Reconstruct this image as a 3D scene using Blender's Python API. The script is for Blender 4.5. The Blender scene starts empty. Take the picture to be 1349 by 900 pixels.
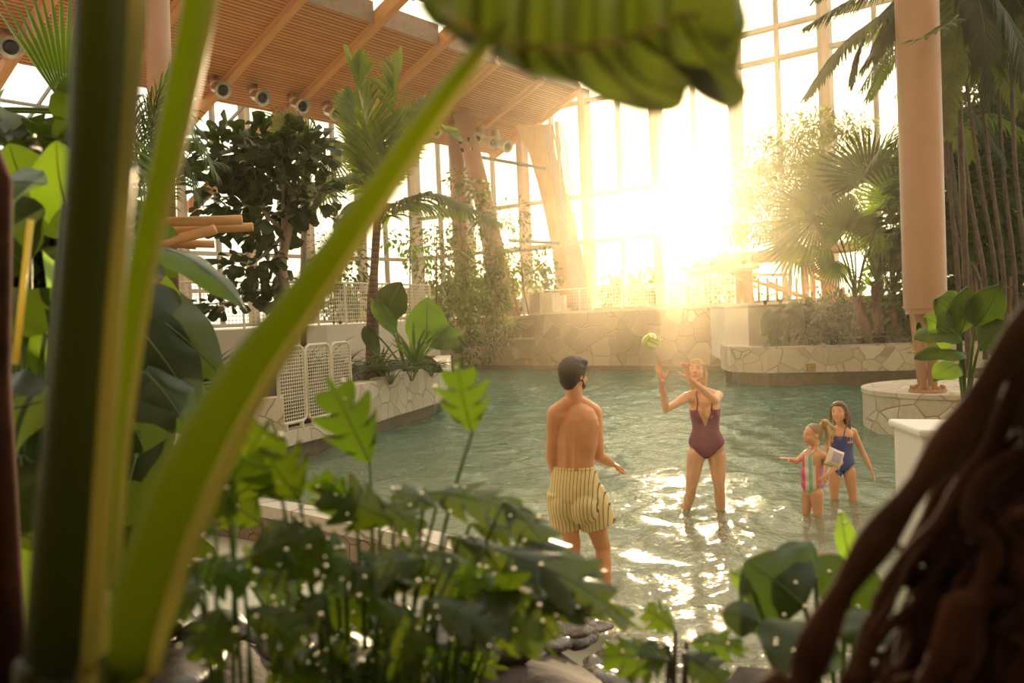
import bpy, bmesh, math, random
import numpy as np
from mathutils import Vector, Matrix, Quaternion, Euler
from math import sin, cos, pi, sqrt, atan2, tan, radians as R

S = bpy.context.scene
C = S.collection

# ---------------------------------------------------------------- camera
FPX = 1124.0
CAMPOS = Vector((0, 0, 1.9))
PITCH, ROLL = R(-1.84), R(2.5)
_fwd = Vector((0, cos(PITCH), sin(PITCH)))
_r0, _u0 = Vector((1, 0, 0)), Vector((0, -sin(PITCH), cos(PITCH)))
_right = _r0 * cos(ROLL) - _u0 * sin(ROLL)
_up = _u0 * cos(ROLL) + _r0 * sin(ROLL)
cam_d = bpy.data.cameras.new('camera')
cam = bpy.data.objects.new('camera', cam_d)
C.objects.link(cam)
cam.matrix_world = Matrix(((_right.x, _up.x, -_fwd.x, 0), (_right.y, _up.y, -_fwd.y, 0), (_right.z, _up.z, -_fwd.z, CAMPOS.z), (0, 0, 0, 1)))
cam_d.sensor_width = 36
cam_d.lens = 36 * FPX / 1349
cam_d.clip_start = .05
cam_d.clip_end = 600
cam_d.dof.use_dof = True
cam_d.dof.focus_distance = 8.2
cam_d.dof.aperture_fstop = 2.3
S.camera = cam

def ray(px, py):
    return _fwd + _right * ((px - 674.5) / FPX) + _up * ((450 - py) / FPX)
def P(px, py, Y):
    r = ray(px, py)
    return CAMPOS + r * (Y / r.y)
def PZ(px, py, z):
    r = ray(px, py)
    return CAMPOS + r * ((z - CAMPOS.z) / r.z)

# ---------------------------------------------------------------- sun and sky
SUN_DIR = ray(893, 281).normalized()
EXPOSURE = 0.0
SUN_STRENGTH = 12.0
S.view_settings.view_transform = 'Standard'
S.view_settings.look = 'None'
S.view_settings.exposure = EXPOSURE
S.view_settings.gamma = 1
S.view_settings.use_curve_mapping = False
sun_d = bpy.data.lights.new('sun', 'SUN')
sun_d.energy = SUN_STRENGTH
sun_d.color = (1, .70, .40)
sun_d.angle = R(1.6)
sun = bpy.data.objects.new('sun', sun_d)
C.objects.link(sun)
sun.location = (5, 40, 12)
sun.rotation_euler = (-SUN_DIR).to_track_quat('-Z', 'Y').to_euler()

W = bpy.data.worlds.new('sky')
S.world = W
W.use_nodes = True
nt = W.node_tree
nt.nodes.clear()
def wn(t, **k):
    n = nt.nodes.new(t)
    for a, b in k.items():
        setattr(n, a, b)
    return n
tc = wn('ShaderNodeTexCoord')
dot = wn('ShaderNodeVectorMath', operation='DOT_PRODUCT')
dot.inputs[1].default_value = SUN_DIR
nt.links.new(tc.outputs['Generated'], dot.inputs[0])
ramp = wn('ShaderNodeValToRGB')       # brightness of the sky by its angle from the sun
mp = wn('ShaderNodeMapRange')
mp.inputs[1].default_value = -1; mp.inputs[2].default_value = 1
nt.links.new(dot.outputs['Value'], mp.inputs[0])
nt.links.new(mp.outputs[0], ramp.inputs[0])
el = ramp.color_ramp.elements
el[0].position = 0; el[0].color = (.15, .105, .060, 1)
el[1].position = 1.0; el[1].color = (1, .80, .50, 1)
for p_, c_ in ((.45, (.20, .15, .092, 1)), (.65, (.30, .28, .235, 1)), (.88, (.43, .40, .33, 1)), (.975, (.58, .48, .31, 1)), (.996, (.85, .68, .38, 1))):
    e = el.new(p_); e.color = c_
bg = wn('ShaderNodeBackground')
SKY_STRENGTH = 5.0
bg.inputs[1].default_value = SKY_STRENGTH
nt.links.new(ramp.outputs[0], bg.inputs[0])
disc = wn('ShaderNodeMapRange')       # the sun's own disc
disc.inputs[1].default_value = cos(R(1.5)); disc.inputs[2].default_value = cos(R(.9))
nt.links.new(dot.outputs['Value'], disc.inputs[0])
bg2 = wn('ShaderNodeBackground')
bg2.inputs[0].default_value = (1, .86, .55, 1)
dm = wn('ShaderNodeMath', operation='MULTIPLY'); dm.inputs[1].default_value = 60
nt.links.new(disc.outputs[0], dm.inputs[0]); nt.links.new(dm.outputs[0], bg2.inputs[1])
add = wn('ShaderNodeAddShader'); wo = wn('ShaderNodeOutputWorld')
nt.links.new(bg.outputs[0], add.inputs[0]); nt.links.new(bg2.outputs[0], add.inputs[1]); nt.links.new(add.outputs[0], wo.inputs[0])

cy = S.cycles
cy.use_denoising = True
cy.max_bounces = 7; cy.diffuse_bounces = 3; cy.glossy_bounces = 3; cy.transmission_bounces = 4
cy.transparent_max_bounces = 24; cy.volume_bounces = 0
cy.sample_clamp_direct = 0; cy.sample_clamp_indirect = 6
cy.caustics_reflective = False; cy.caustics_refractive = False
cy.use_adaptive_sampling = True; cy.adaptive_threshold = .02

# ---------------------------------------------------------------- materials
class Mat:
    def __init__(s, name):
        s.m = bpy.data.materials.new(name); s.m.use_nodes = True
        s.t = s.m.node_tree; s.t.nodes.clear()
        s.out = s.n('ShaderNodeOutputMaterial')
    def n(s, t, **k):
        nd = s.t.nodes.new(t)
        for a, b in k.items():
            if a.startswith('i_'):
                nd.inputs[int(a[2:])].default_value = b
            else:
                setattr(nd, a, b)
        return nd
    def l(s, a, b): s.t.links.new(a, b)
    def coord(s, scale=(1, 1, 1), rot=(0, 0, 0), kind='Object'):
        c = s.n('ShaderNodeTexCoord'); m = s.n('ShaderNodeMapping')
        m.inputs['Scale'].default_value = scale; m.inputs['Rotation'].default_value = rot
        s.l(c.outputs[kind], m.inputs[0]); return m.outputs[0]
    def noise(s, co, scale, detail=3, rough=.5, dist=0):
        n = s.n('ShaderNodeTexNoise'); n.inputs['Scale'].default_value = scale; n.inputs['Detail'].default_value = detail
        n.inputs['Roughness'].default_value = rough; n.inputs['Distortion'].default_value = dist
        s.l(co, n.inputs['Vector']); return n.outputs['Fac']
    def ramp(s, fac, stops):
        r = s.n('ShaderNodeValToRGB'); e = r.color_ramp.elements
        while len(e) < len(stops): e.new(.5)
        for i, (p, c) in enumerate(stops):
            e[i].position = p; e[i].color = tuple(c) + (1,) if len(c) == 3 else c
        s.l(fac, r.inputs[0]); return r.outputs[0]
    def mix(s, fac, a, b, mode='MIX'):
        m = s.n('ShaderNodeMix', data_type='RGBA', blend_type=mode)
        for sock, v in ((m.inputs[0], fac), (m.inputs[6], a), (m.inputs[7], b)):
            if hasattr(v, 'is_output'): s.l(v, sock)
            elif isinstance(v, (int, float)): sock.default_value = v
            else: sock.default_value = tuple(v) + (1,)
        return m.outputs[2]
    def math(s, op, a, b=0):
        m = s.n('ShaderNodeMath', operation=op)
        for sock, v in ((m.inputs[0], a), (m.inputs[1], b)):
            if hasattr(v, 'is_output'): s.l(v, sock)
            else: sock.default_value = v
        return m.outputs[0]
    def bump(s, h, strength=.3, dist=.01):
        b = s.n('ShaderNodeBump'); b.inputs['Strength'].default_value = strength; b.inputs['Distance'].default_value = dist
        s.l(h, b.inputs['Height']); return b.outputs[0]
    def bsdf(s, col, rough=.6, metal=0, bump=None, spec=.5, **k):
        b = s.n('ShaderNodeBsdfPrincipled')
        for nm, v in (('Base Color', col), ('Roughness', rough), ('Metallic', metal), ('Specular IOR Level', spec)):
            if hasattr(v, 'is_output'): s.l(v, b.inputs[nm])
            elif isinstance(v, (tuple, list)): b.inputs[nm].default_value = tuple(v) + (1,) if len(v) == 3 else v
            else: b.inputs[nm].default_value = v
        if bump is not None: s.l(bump, b.inputs['Normal'])
        for nm, v in k.items(): b.inputs[nm.replace('_', ' ')].default_value = v
        return b
    def done(s, sh): s.l(sh.outputs[0] if hasattr(sh, 'outputs') else sh, s.out.inputs[0]); return s.m

def plain(name, col, rough=.5, metal=0, var=.12, scale=6, bump=.1, **k):
    m = Mat(name); co = m.coord()
    f = m.noise(co, scale, 4)
    c = m.ramp(f, [(.3, [x * (1 - var) for x in col]), (.7, [min(1, x * (1 + var)) for x in col])])
    return m.done(m.bsdf(c, rough, metal, m.bump(f, bump, .01), **k))

def stone_mat(name, cols, grout, scale=2.6, stretch=(1, 1, 1), gw=.02):
    m = Mat(name); co = m.coord(stretch)
    nz = m.n('ShaderNodeTexNoise'); nz.inputs['Scale'].default_value = 1.3; m.l(co, nz.inputs['Vector'])
    add = m.n('ShaderNodeMixRGB'); add.blend_type = 'ADD'; add.inputs[0].default_value = .25
    m.l(co, add.inputs[1]); m.l(nz.outputs['Color'], add.inputs[2])
    v = m.n('ShaderNodeTexVoronoi', feature='F1'); v.inputs['Scale'].default_value = scale; m.l(add.outputs[0], v.inputs['Vector'])
    e = m.n('ShaderNodeTexVoronoi', feature='DISTANCE_TO_EDGE'); e.inputs['Scale'].default_value = scale; m.l(add.outputs[0], e.inputs['Vector'])
    sep = m.n('ShaderNodeSeparateColor'); m.l(v.outputs['Color'], sep.inputs[0])
    base = m.ramp(sep.outputs[0], [(0, cols[0]), (.35, cols[1]), (.7, cols[2]), (1, cols[3])])
    fine = m.noise(co, 14, 5, .6)
    base = m.mix(.35, base, m.ramp(fine, [(.3, [x * .7 for x in cols[1]]), (.7, cols[2])]))
    g = m.ramp(e.outputs['Distance'], [(gw * .5, (0, 0, 0)), (gw * 1.6, (1, 1, 1))])
    col = m.mix(g, grout, base)
    h = m.math('ADD', m.math('MULTIPLY', m.n('ShaderNodeMath', operation='ADD').outputs[0], 0), g)
    h = m.math('ADD', g, m.math('MULTIPLY', fine, .3))
    return m.done(m.bsdf(col, .75, 0, m.bump(h, .6, .012)))

def wood_mat(name, c1, c2, axis='x', scale=1.0, rough=.5):
    m = Mat(name)
    st = {'x': (.25, 3, 3), 'y': (3, .25, 3), 'z': (3, 3, .25)}[axis]
    co = m.coord(tuple(a * scale for a in st))
    f = m.noise(co, 4, 6, .6, .8)
    f2 = m.noise(co, 14, 3, .6, .2)
    c = m.ramp(m.math('ADD', m.math('MULTIPLY', f, .7), m.math('MULTIPLY', f2, .3)), [(.3, c1), (.7, c2)])
    return m.done(m.bsdf(c, rough, 0, m.bump(f, .2, .01)))

def leaf_mat(name, dark, light, trans, rough=.35, tw=.45, var=3.0, spec=.5):
    m = Mat(name); co = m.coord()
    f = m.noise(co, var, 3)
    oi = m.n('ShaderNodeObjectInfo')
    f = m.math('ADD', f, m.math('MULTIPLY', m.math('SUBTRACT', oi.outputs['Random'], .5), .3))
    c = m.ramp(f, [(.3, dark), (.7, light)])
    t = m.ramp(f, [(.3, [x * .7 for x in trans]), (.7, trans)])
    fb = m.noise(co, 30, 2)
    b = m.bsdf(c, rough, 0, m.bump(fb, .15, .004), spec=spec)
    tr = m.n('ShaderNodeBsdfTranslucent'); m.l(t, tr.inputs[0])
    mx = m.n('ShaderNodeMixShader'); mx.inputs[0].default_value = tw
    m.l(b.outputs[0], mx.inputs[1]); m.l(tr.outputs[0], mx.inputs[2])
    return m.done(mx)

M = {}
M['stone'] = stone_mat('pale crazy paving stone', [(.55, .47, .36), (.66, .58, .46), (.74, .67, .54), (.82, .76, .64)], (.42, .34, .25), 2.6)
M['stone_far'] = stone_mat('warm crazy paving stone', [(.42, .34, .24), (.52, .43, .31), (.60, .51, .37), (.70, .61, .46)], (.36, .28, .19), 1.9)
M['stone_small'] = stone_mat('brown rubble stone', [(.20, .15, .10), (.27, .21, .15), (.33, .26, .19), (.40, .32, .24)], (.12, .09, .06), 5)
M['coping'] = stone_mat('pale paving slabs', [(.52, .47, .40), (.60, .55, .47), (.66, .60, .52), (.70, .65, .57)], (.30, .26, .2), 1.3)
M['tile_dark'] = plain('wet waterline tile', (.20, .15, .10), .35, var=.2, scale=8)
M['plaster'] = plain('cream plaster', (.72, .65, .52), .7, var=.05, scale=2)
M['plaster_white'] = plain('white painted plaster', (.85, .82, .74), .6, var=.03, scale=2)
M['deckfloor'] = plain('light deck tile', (.55, .48, .38), .6, var=.1, scale=1)
M['glulam'] = wood_mat('orange glulam timber', (.58, .24, .06), (.74, .36, .11), 'x', 1, .45)
M['timber_pale'] = wood_mat('pale timber', (.50, .27, .10), (.64, .38, .16), 'z', 1, .5)
M['log'] = wood_mat('peeled log', (.50, .24, .08), (.66, .36, .14), 'x', 1.2, .55)
M['steel'] = plain('brushed steel', (.62, .58, .52), .28, 1, var=.05, scale=20, bump=.02)
M['galv'] = plain('galvanised grey steel', (.36, .36, .35), .45, .6, var=.08, scale=8)
M['frame'] = plain('painted window frame', (.48, .44, .38), .45, 0, var=.04)
M['fin'] = plain('painted facade fin', (.62, .52, .40), .5, 0, var=.04)
M['column'] = plain('beige painted steel', (.46, .265, .15), .4, 0, var=.05, scale=2)
M['column_pink'] = plain('dusty brown painted steel', (.40, .23, .14), .45, 0, var=.05, scale=2)
M['mesh'] = plain('cream coated wire', (.72, .66, .52), .45, 0, var=.05)
M['black'] = plain('black opening', (.01, .01, .01), .8, 0)
M['fascia'] = wood_mat('weathered grey board', (.24, .17, .12), (.38, .29, .22), 'x', .7, .7)
M['soil'] = plain('dark soil', (.045, .03, .02), .9, 0, var=.4, scale=18, bump=.8)
M['bark'] = wood_mat('palm bark', (.12, .07, .04), (.28, .17, .10), 'z', 2, .8)
M['bark_pale'] = wood_mat('smooth pale bark', (.24, .18, .12), (.40, .31, .22), 'z', 2, .7)

def slat_mat():
    m = Mat('fine timber slat lining')
    co = m.coord()
    sep = m.n('ShaderNodeSeparateXYZ'); m.l(co, sep.inputs[0])
    y = sep.outputs[0]
    fr = m.math('FRACT', m.math('MULTIPLY', y, 8.2))
    g = m.ramp(fr, [(.0, (0, 0, 0)), (.06, (1, 1, 1)), (.74, (1, 1, 1)), (.80, (0, 0, 0))])
    idx = m.math('FLOOR', m.math('MULTIPLY', y, 8.2))
    wn_ = m.n('ShaderNodeTexWhiteNoise', noise_dimensions='1D'); m.l(idx, wn_.inputs['W'])
    base = m.ramp(wn_.outputs['Value'], [(0, (.56, .20, .045)), (1, (.74, .30, .075))])
    nz = m.noise(m.coord((8, .5, 1)), 5, 4)
    base = m.mix(.35, base, m.ramp(nz, [(.3, (.50, .18, .04)), (.7, (.82, .38, .11))]))
    col = m.mix(g, (.10, .045, .018), base)
    return m.done(m.bsdf(col, .5, 0, m.bump(g, .8, .02)))
M['slat'] = slat_mat()

def glass_mat(nm='clear window glass', ior=1.25):
    m = Mat(nm)
    tr = m.n('ShaderNodeBsdfTransparent', i_0=(.96, .985, .98, 1)); gl = m.n('ShaderNodeBsdfGlossy'); gl.inputs['Roughness'].default_value = .02
    fr = m.n('ShaderNodeFresnel'); fr.inputs[0].default_value = ior
    mx = m.n('ShaderNodeMixShader'); m.l(fr.outputs[0], mx.inputs[0]); m.l(tr.outputs[0], mx.inputs[1]); m.l(gl.outputs[0], mx.inputs[2])
    return m.done(mx)
M['glass'] = glass_mat()
M['roofglass'] = glass_mat('clear roof glazing', 1.03)

def water_mat():
    m = Mat('pool water')
    co = m.coord((1, 1.0, 1))
    f1 = m.noise(co, 9.0, 2, .5, .8); f2 = m.noise(co, 22, 2, .5, .4)
    h = m.math('ADD', f1, m.math('MULTIPLY', f2, .35))
    bp = m.bump(h, .6, .035)
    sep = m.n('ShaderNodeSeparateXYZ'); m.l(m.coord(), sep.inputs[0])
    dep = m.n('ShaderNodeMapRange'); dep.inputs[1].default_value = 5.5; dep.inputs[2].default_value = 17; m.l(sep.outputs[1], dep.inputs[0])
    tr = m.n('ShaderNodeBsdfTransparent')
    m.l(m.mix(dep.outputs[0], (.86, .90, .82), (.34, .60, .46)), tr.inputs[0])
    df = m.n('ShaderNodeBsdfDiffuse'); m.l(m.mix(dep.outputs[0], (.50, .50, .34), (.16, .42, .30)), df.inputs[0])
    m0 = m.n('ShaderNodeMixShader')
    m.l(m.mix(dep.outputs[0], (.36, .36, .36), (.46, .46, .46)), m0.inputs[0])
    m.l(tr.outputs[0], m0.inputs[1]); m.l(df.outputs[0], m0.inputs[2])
    gl = m.n('ShaderNodeBsdfGlossy'); gl.inputs['Roughness'].default_value = .045; m.l(bp, gl.inputs['Normal'])
    fr = m.n('ShaderNodeFresnel'); fr.inputs[0].default_value = 1.33; m.l(bp, fr.inputs['Normal'])
    mx = m.n('ShaderNodeMixShader'); m.l(fr.outputs[0], mx.inputs[0]); m.l(m0.outputs[0], mx.inputs[1]); m.l(gl.outputs[0], mx.inputs[2])
    return m.done(mx)
M['water'] = water_mat()

# ---------------------------------------------------------------- mesh helpers
def tag(o, label=None, cat=None, group=None, kind=None):
    if label: o['label'] = label
    if cat: o['category'] = cat
    if group: o['group'] = group
    if kind: o['kind'] = kind
    return o

def empty(name, loc=(0, 0, 0), rz=0, label=None, cat=None, group=None):
    o = bpy.data.objects.new(name, None); C.objects.link(o)
    o.location = loc; o.rotation_euler = (0, 0, rz); o.empty_display_size = .1
    return tag(o, label, cat, group)

def worldmat(o):
    m = o.matrix_basis.copy()
    while o.parent:
        o = o.parent; m = o.matrix_basis @ m
    return m

def frame_from(d, up=Vector((0, 0, 1))):
    d = d.normalized()
    if abs(d.dot(up)) > .98: up = Vector((1, 0, 0)) if abs(d.x) < .9 else Vector((0, 1, 0))
    s = d.cross(up).normalized(); u = s.cross(d).normalized()
    return s, u

class MB:
    def __init__(s): s.v = []; s.f = []; s.mi = []
    def add(s, vs, fs, mi=0):
        b = len(s.v); s.v += [tuple(x) for x in vs]; s.f += [tuple(i + b for i in q) for q in fs]; s.mi += [mi] * len(fs); return s
    def box(s, c, size, rz=0, mat=None, mi=0):
        hx, hy, hz = [a / 2 for a in size]
        pts = [Vector((x, y, z)) for x in (-hx, hx) for y in (-hy, hy) for z in (-hz, hz)]
        Mx = mat if mat is not None else Matrix.Rotation(rz, 3, 'Z')
        pts = [Mx @ p + Vector(c) for p in pts]
        return s.add(pts, [(0, 1, 3, 2), (4, 6, 7, 5), (0, 4, 5, 1), (2, 3, 7, 6), (0, 2, 6, 4), (1, 5, 7, 3)], mi)
    def beam(s, a, b, w, h, up=Vector((0, 0, 1)), mi=0):
        a, b = Vector(a), Vector(b); d = b - a; sd, u = frame_from(d, up)
        pts = [p + sd * (x * w / 2) + u * (y * h / 2) for p in (a, b) for x, y in ((-1, -1), (1, -1), (1, 1), (-1, 1))]
        return s.add(pts, [(3, 2, 1, 0), (4, 5, 6, 7), (0, 1, 5, 4), (1, 2, 6, 5), (2, 3, 7, 6), (3, 0, 4, 7)], mi)
    def tube(s, pts, rad, n=8, cap=True, mi=0, squash=None):
        pts = [Vector(p) for p in pts]
        if not hasattr(rad, '__len__'): rad = [rad] * len(pts)
        b = len(s.v); prev = None
        for i, p in enumerate(pts):
            d = (pts[min(i + 1, len(pts) - 1)] - pts[max(i - 1, 0)])
            if d.length < 1e-9: d = Vector((0, 0, 1))
            d.normalize()
            if prev is None: sd, u = frame_from(d)
            else:
                sd = (prev - d * prev.dot(d))
                sd = sd.normalized() if sd.length > 1e-6 else frame_from(d)[0]
                u = sd.cross(d).normalized() * -1
                u = d.cross(sd).normalized() * -1
            prev = sd; u = sd.cross(d)
            q = squash if squash else 1
            for k in range(n):
                a = 2 * pi * k / n
                s.v.append(tuple(p + sd * (cos(a) * rad[i]) + u * (sin(a) * rad[i] * q)))
        for i in range(len(pts) - 1):
            for k in range(n):
                k2 = (k + 1) % n
                s.f.append((b + i * n + k, b + i * n + k2, b + (i + 1) * n + k2, b + (i + 1) * n + k)); s.mi.append(mi)
        if cap:
            s.f.append(tuple(b + k for k in reversed(range(n)))); s.mi.append(mi)
            s.f.append(tuple(b + (len(pts) - 1) * n + k for k in range(n))); s.mi.append(mi)
        return s
    def prism(s, poly, z0, z1, mi=0):
        n = len(poly)
        area = sum(poly[i][0] * poly[(i + 1) % n][1] - poly[(i + 1) % n][0] * poly[i][1] for i in range(n))
        if area < 0: poly = list(reversed(poly))
        z1s = z1 if hasattr(z1, '__len__') else [z1] * n
        vs = [(x[0], x[1], z0) for x in poly] + [(x[0], x[1], z1s[i]) for i, x in enumerate(poly)]
        return s.add(vs, [tuple(reversed(range(n))), tuple(range(n, 2 * n))] + [(i, (i + 1) % n, n + (i + 1) % n, n + i) for i in range(n)], mi)
    def lathe(s, prof, c=(0, 0, 0), n=24, mat=None, mi=0):
        c = Vector(c); b = len(s.v); Mx = mat if mat is not None else Matrix.Identity(3)
        for r, z in prof:
            for k in range(n):
                a = 2 * pi * k / n
                s.v.append(tuple(c + Mx @ Vector((r * cos(a), r * sin(a), z))))
        for i in range(len(prof) - 1):
            for k in range(n):
                k2 = (k + 1) % n
                s.f.append((b + i * n + k, b + i * n + k2, b + (i + 1) * n + k2, b + (i + 1) * n + k)); s.mi.append(mi)
        s.f.append(tuple(b + k for k in reversed(range(n)))); s.mi.append(mi)
        s.f.append(tuple(b + (len(prof) - 1) * n + k for k in range(n))); s.mi.append(mi)
        return s
    def grid(s, rows, mi=0, closed=False):
        b = len(s.v); m = len(rows[0])
        for r in rows: s.v += [tuple(p) for p in r]
        for i in range(len(rows) - 1):
            for k in range(m - (0 if closed else 1)):
                k2 = (k + 1) % m
                s.f.append((b + i * m + k, b + i * m + k2, b + (i + 1) * m + k2, b + (i + 1) * m + k)); s.mi.append(mi)
        return s
    def build(s, name, mat, parent=None, world=True, smooth=False, origin=None, bevel=0):
        me = bpy.data.meshes.new(name)
        vs = s.v
        loc = Vector((0, 0, 0))
        if parent is not None and world:
            inv = worldmat(parent).inverted(); vs = [tuple(inv @ Vector(p)) for p in vs]
        elif parent is None and world:
            if origin is None:
                a = np.array(vs); mn = a.min(0); mxx = a.max(0)
                loc = Vector(((mn[0] + mxx[0]) / 2, (mn[1] + mxx[1]) / 2, mn[2]))
            else: loc = Vector(origin)
            vs = [(p[0] - loc[0], p[1] - loc[1], p[2] - loc[2]) for p in vs]
        me.from_pydata(vs, [], s.f)
        mats = mat if isinstance(mat, (list, tuple)) else [mat]
        for m_ in mats: me.materials.append(m_)
        if len(mats) > 1: me.polygons.foreach_set('material_index', s.mi)
        if smooth: me.polygons.foreach_set('use_smooth', [True] * len(me.polygons))
        me.update()
        o = bpy.data.objects.new(name, me); C.objects.link(o)
        if parent is not None: o.parent = parent
        else: o.location = loc
        if bevel:
            bv = o.modifiers.new('bevel', 'BEVEL'); bv.width = bevel; bv.segments = 2; bv.limit_method = 'ANGLE'
        return o

def struct(o): o['kind'] = 'structure'; return o

def copy_tree(o, parent=None):
    c = o.copy(); C.objects.link(c)
    if parent is not None: c.parent = parent
    for ch in list(o.children): copy_tree(ch, c)
    return c

def bez(a, b, c, n=8):
    a, b, c = Vector(a), Vector(b), Vector(c)
    return [a * (1 - t) ** 2 + b * 2 * t * (1 - t) + c * t * t for t in [i / n for i in range(n + 1)]]

def smooth_path(pts, n=6):
    pts = [Vector(p) for p in pts]; out = []
    for i in range(len(pts) - 1):
        p0, p1, p2, p3 = pts[max(i - 1, 0)], pts[i], pts[i + 1], pts[min(i + 2, len(pts) - 1)]
        for k in range(n):
            t = k / n
            out.append(.5 * ((2 * p1) + (p2 - p0) * t + (2 * p0 - 5 * p1 + 4 * p2 - p3) * t * t + (3 * p1 - p0 - 3 * p2 + p3) * t ** 3))
    out.append(pts[-1]); return out

def np_mesh(name, V, F, mat, parent=None, smooth=False, loc=None):
    """V (n,3) array, F (m,k) array of equal-sized faces; local coordinates"""
    me = bpy.data.meshes.new(name); V = np.asarray(V, dtype=np.float32); F = np.asarray(F, dtype=np.int32)
    k = F.shape[1]
    me.vertices.add(len(V)); me.vertices.foreach_set('co', V.ravel())
    me.loops.add(F.size); me.loops.foreach_set('vertex_index', F.ravel())
    me.polygons.add(len(F)); me.polygons.foreach_set('loop_start', np.arange(len(F), dtype=np.int32) * k)
    me.polygons.foreach_set('loop_total', np.full(len(F), k, dtype=np.int32))
    if smooth: me.polygons.foreach_set('use_smooth', np.ones(len(F), dtype=bool))
    me.materials.append(mat); me.update(calc_edges=True)
    o = bpy.data.objects.new(name, me); C.objects.link(o)
    if parent is not None: o.parent = parent
    if loc is not None: o.location = loc
    return o

# the hall's own axes: er runs from the camera to the far right (along the roof edge), ef along the glass facade to the far left
ER = Vector((sin(R(37.9)), cos(R(37.9)), 0)); EF = Vector((-cos(R(37.9)), sin(R(37.9)), 0))
def UV(u, v, z=0): return ER * u + EF * v + Vector((0, 0, z))
# ================================================================ THE SETTING
UF = 30.0                      # the facade's distance along ER
BAY = 3.27
V0 = 9.32
def roofz(v): return 11.0 - .425 * (v - 19.1)
VCOR = 29.5

# --- ground under everything (pool basin) and outside
mb = MB()
mb.box((1, 14, -1.6), (60, 60, .2))
struct(mb.build('floor', M['coping']))
def poolfloor_mat():
    m = Mat('pool basin tiles'); co = m.coord()
    f = m.noise(co, 1.2, 4)
    c = m.ramp(f, [(.3, (.50, .49, .38)), (.7, (.62, .60, .48))])
    br = m.n('ShaderNodeTexBrick'); br.inputs['Scale'].default_value = 2.2; m.l(co, br.inputs['Vector'])
    br.inputs['Color1'].default_value = (1, 1, 1, 1); br.inputs['Color2'].default_value = (.9, .9, .9, 1); br.inputs['Mortar'].default_value = (.7, .7, .65, 1)
    return m.done(m.bsdf(m.mix(.4, c, br.outputs[0], 'MULTIPLY'), .6))
nx, ny = 40, 60
rows = []
for j in range(ny + 1):
    Y = 3.6 + 28.5 * j / ny
    z = -.30 if Y < 9 else -.30 - min(1.0, (Y - 9) * .11)
    rows.append([(-8 + 28 * i / nx, Y, z) for i in range(nx + 1)])
struct(MB().grid(rows).build('floor.001', poolfloor_mat(), smooth=True))

# --- water surface
def wave(X, Y):
    z = np.zeros_like(X)
    rs = np.random.RandomState(4)
    for k in range(46):
        lam = .17 * (1.17 ** (k % 14)); a = rs.uniform(0, 2 * pi); ph = rs.uniform(0, 6.28)
        kx, ky = cos(a) * 2 * pi / lam, sin(a) * 2 * pi / lam
        z += .0050 * lam ** 1.0 * np.sin(kx * X + ky * Y + ph + .9 * np.sin(.9 * X + .7 * Y + ph))
    for (cx, cy_, a) in RING_CENTRES:
        r = np.sqrt((X - cx) ** 2 + (Y - cy_) ** 2)
        z += a * np.sin(r * 26) * np.exp(-r * 1.1) / (1 + r)
    return z
MAN = P(772, 790, 5.95); WOMAN = P(925, 672, 7.9); GIRL_B = P(1112, 660, 8.05); GIRL_S = P(1070, 684, 7.45)
RING_CENTRES = [(MAN.x, MAN.y, .012), (WOMAN.x, WOMAN.y, .012), (GIRL_B.x, GIRL_B.y, .008), (GIRL_S.x, GIRL_S.y, .008), (1.9, 23.4, .0)]
# --- far pool wall and decks.  u of pool face, heights
UW = 23.35
pA = P(687, 420, 28.4); vA = pA.dot(EF)         # where the high wall steps down
pB = P(950, 490, 25.2); vB = pB.dot(EF)
def wall_uv(name, mat, u0, u1, v0, v1, z0, z1):
    poly = [UV(u0, v0), UV(u1, v0), UV(u1, v1), UV(u0, v1)]
    return struct(MB().prism([(p.x, p.y) for p in poly], z0, z1).build(name, mat))
wall_uv('wall_far', M['stone_far'], UW, UW + .4, vB - 3, vA, .12, 1.84)
wall_uv('trim_1', M['plaster'], UW - .04, UW + .5, vB - 3, vA + .05, 1.84, 1.92)       # coping
wall_uv('wall_far.001', M['stone_far'], UW, UW + .4, vA, vA + 8, .12, 1.0)
wall_uv('trim_2', M['plaster'], UW - .04, UW + .45, vA + .05, vA + 8, 1.0, 1.06)
wall_uv('baseboard_far', M['tile_dark'], UW - .02, UW + .4, vB - 3, vA + 8, -1.4, .12)
wall_uv('floor.002', M['deckfloor'], UW + .4, UF + 1.2, -6, vA + .2, -1.4, 1.83)
wall_uv('wall_far.002', M['stone_far'], UW + 2.2, UF + 1.2, vA + .2, VCOR + .5, -1.4, 1.83)
wall_uv('floor.003', M['soil'], UW + .4, UW + 2.2, vA + .2, VCOR, -1.4, .9)

# --- dark slab added unseen behind the camera to shade the foreground
mb = MB(); mb.box((0, -1.9, 1.6), (15, .5, 6.2)); struct(mb.build('wall_light_blocker', plain('dark blocker', (.05, .05, .03), .9, var=.5, scale=2)))

# --- outside
mb = MB(); mb.prism([(p.x, p.y) for p in (UV(UF + 1.2, -60), UV(UF + 160, -60), UV(UF + 160, 120), UV(UF + 1.2, 120))], -1.4, 1.5)
struct(mb.build('floor.004', plain('dry grass outside', (.30, .32, .16), .9, scale=.2)))
mb = MB(); mb.prism([(p.x, p.y) for p in (UV(-20, VCOR + .6), UV(UF + 1, VCOR + .6), UV(UF + 1, VCOR + 90), UV(-20, VCOR + 90))], -1.4, 1.4)
struct(mb.build('floor.005', plain('gravel outside', (.40, .36, .28), .9, scale=.2)))

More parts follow.
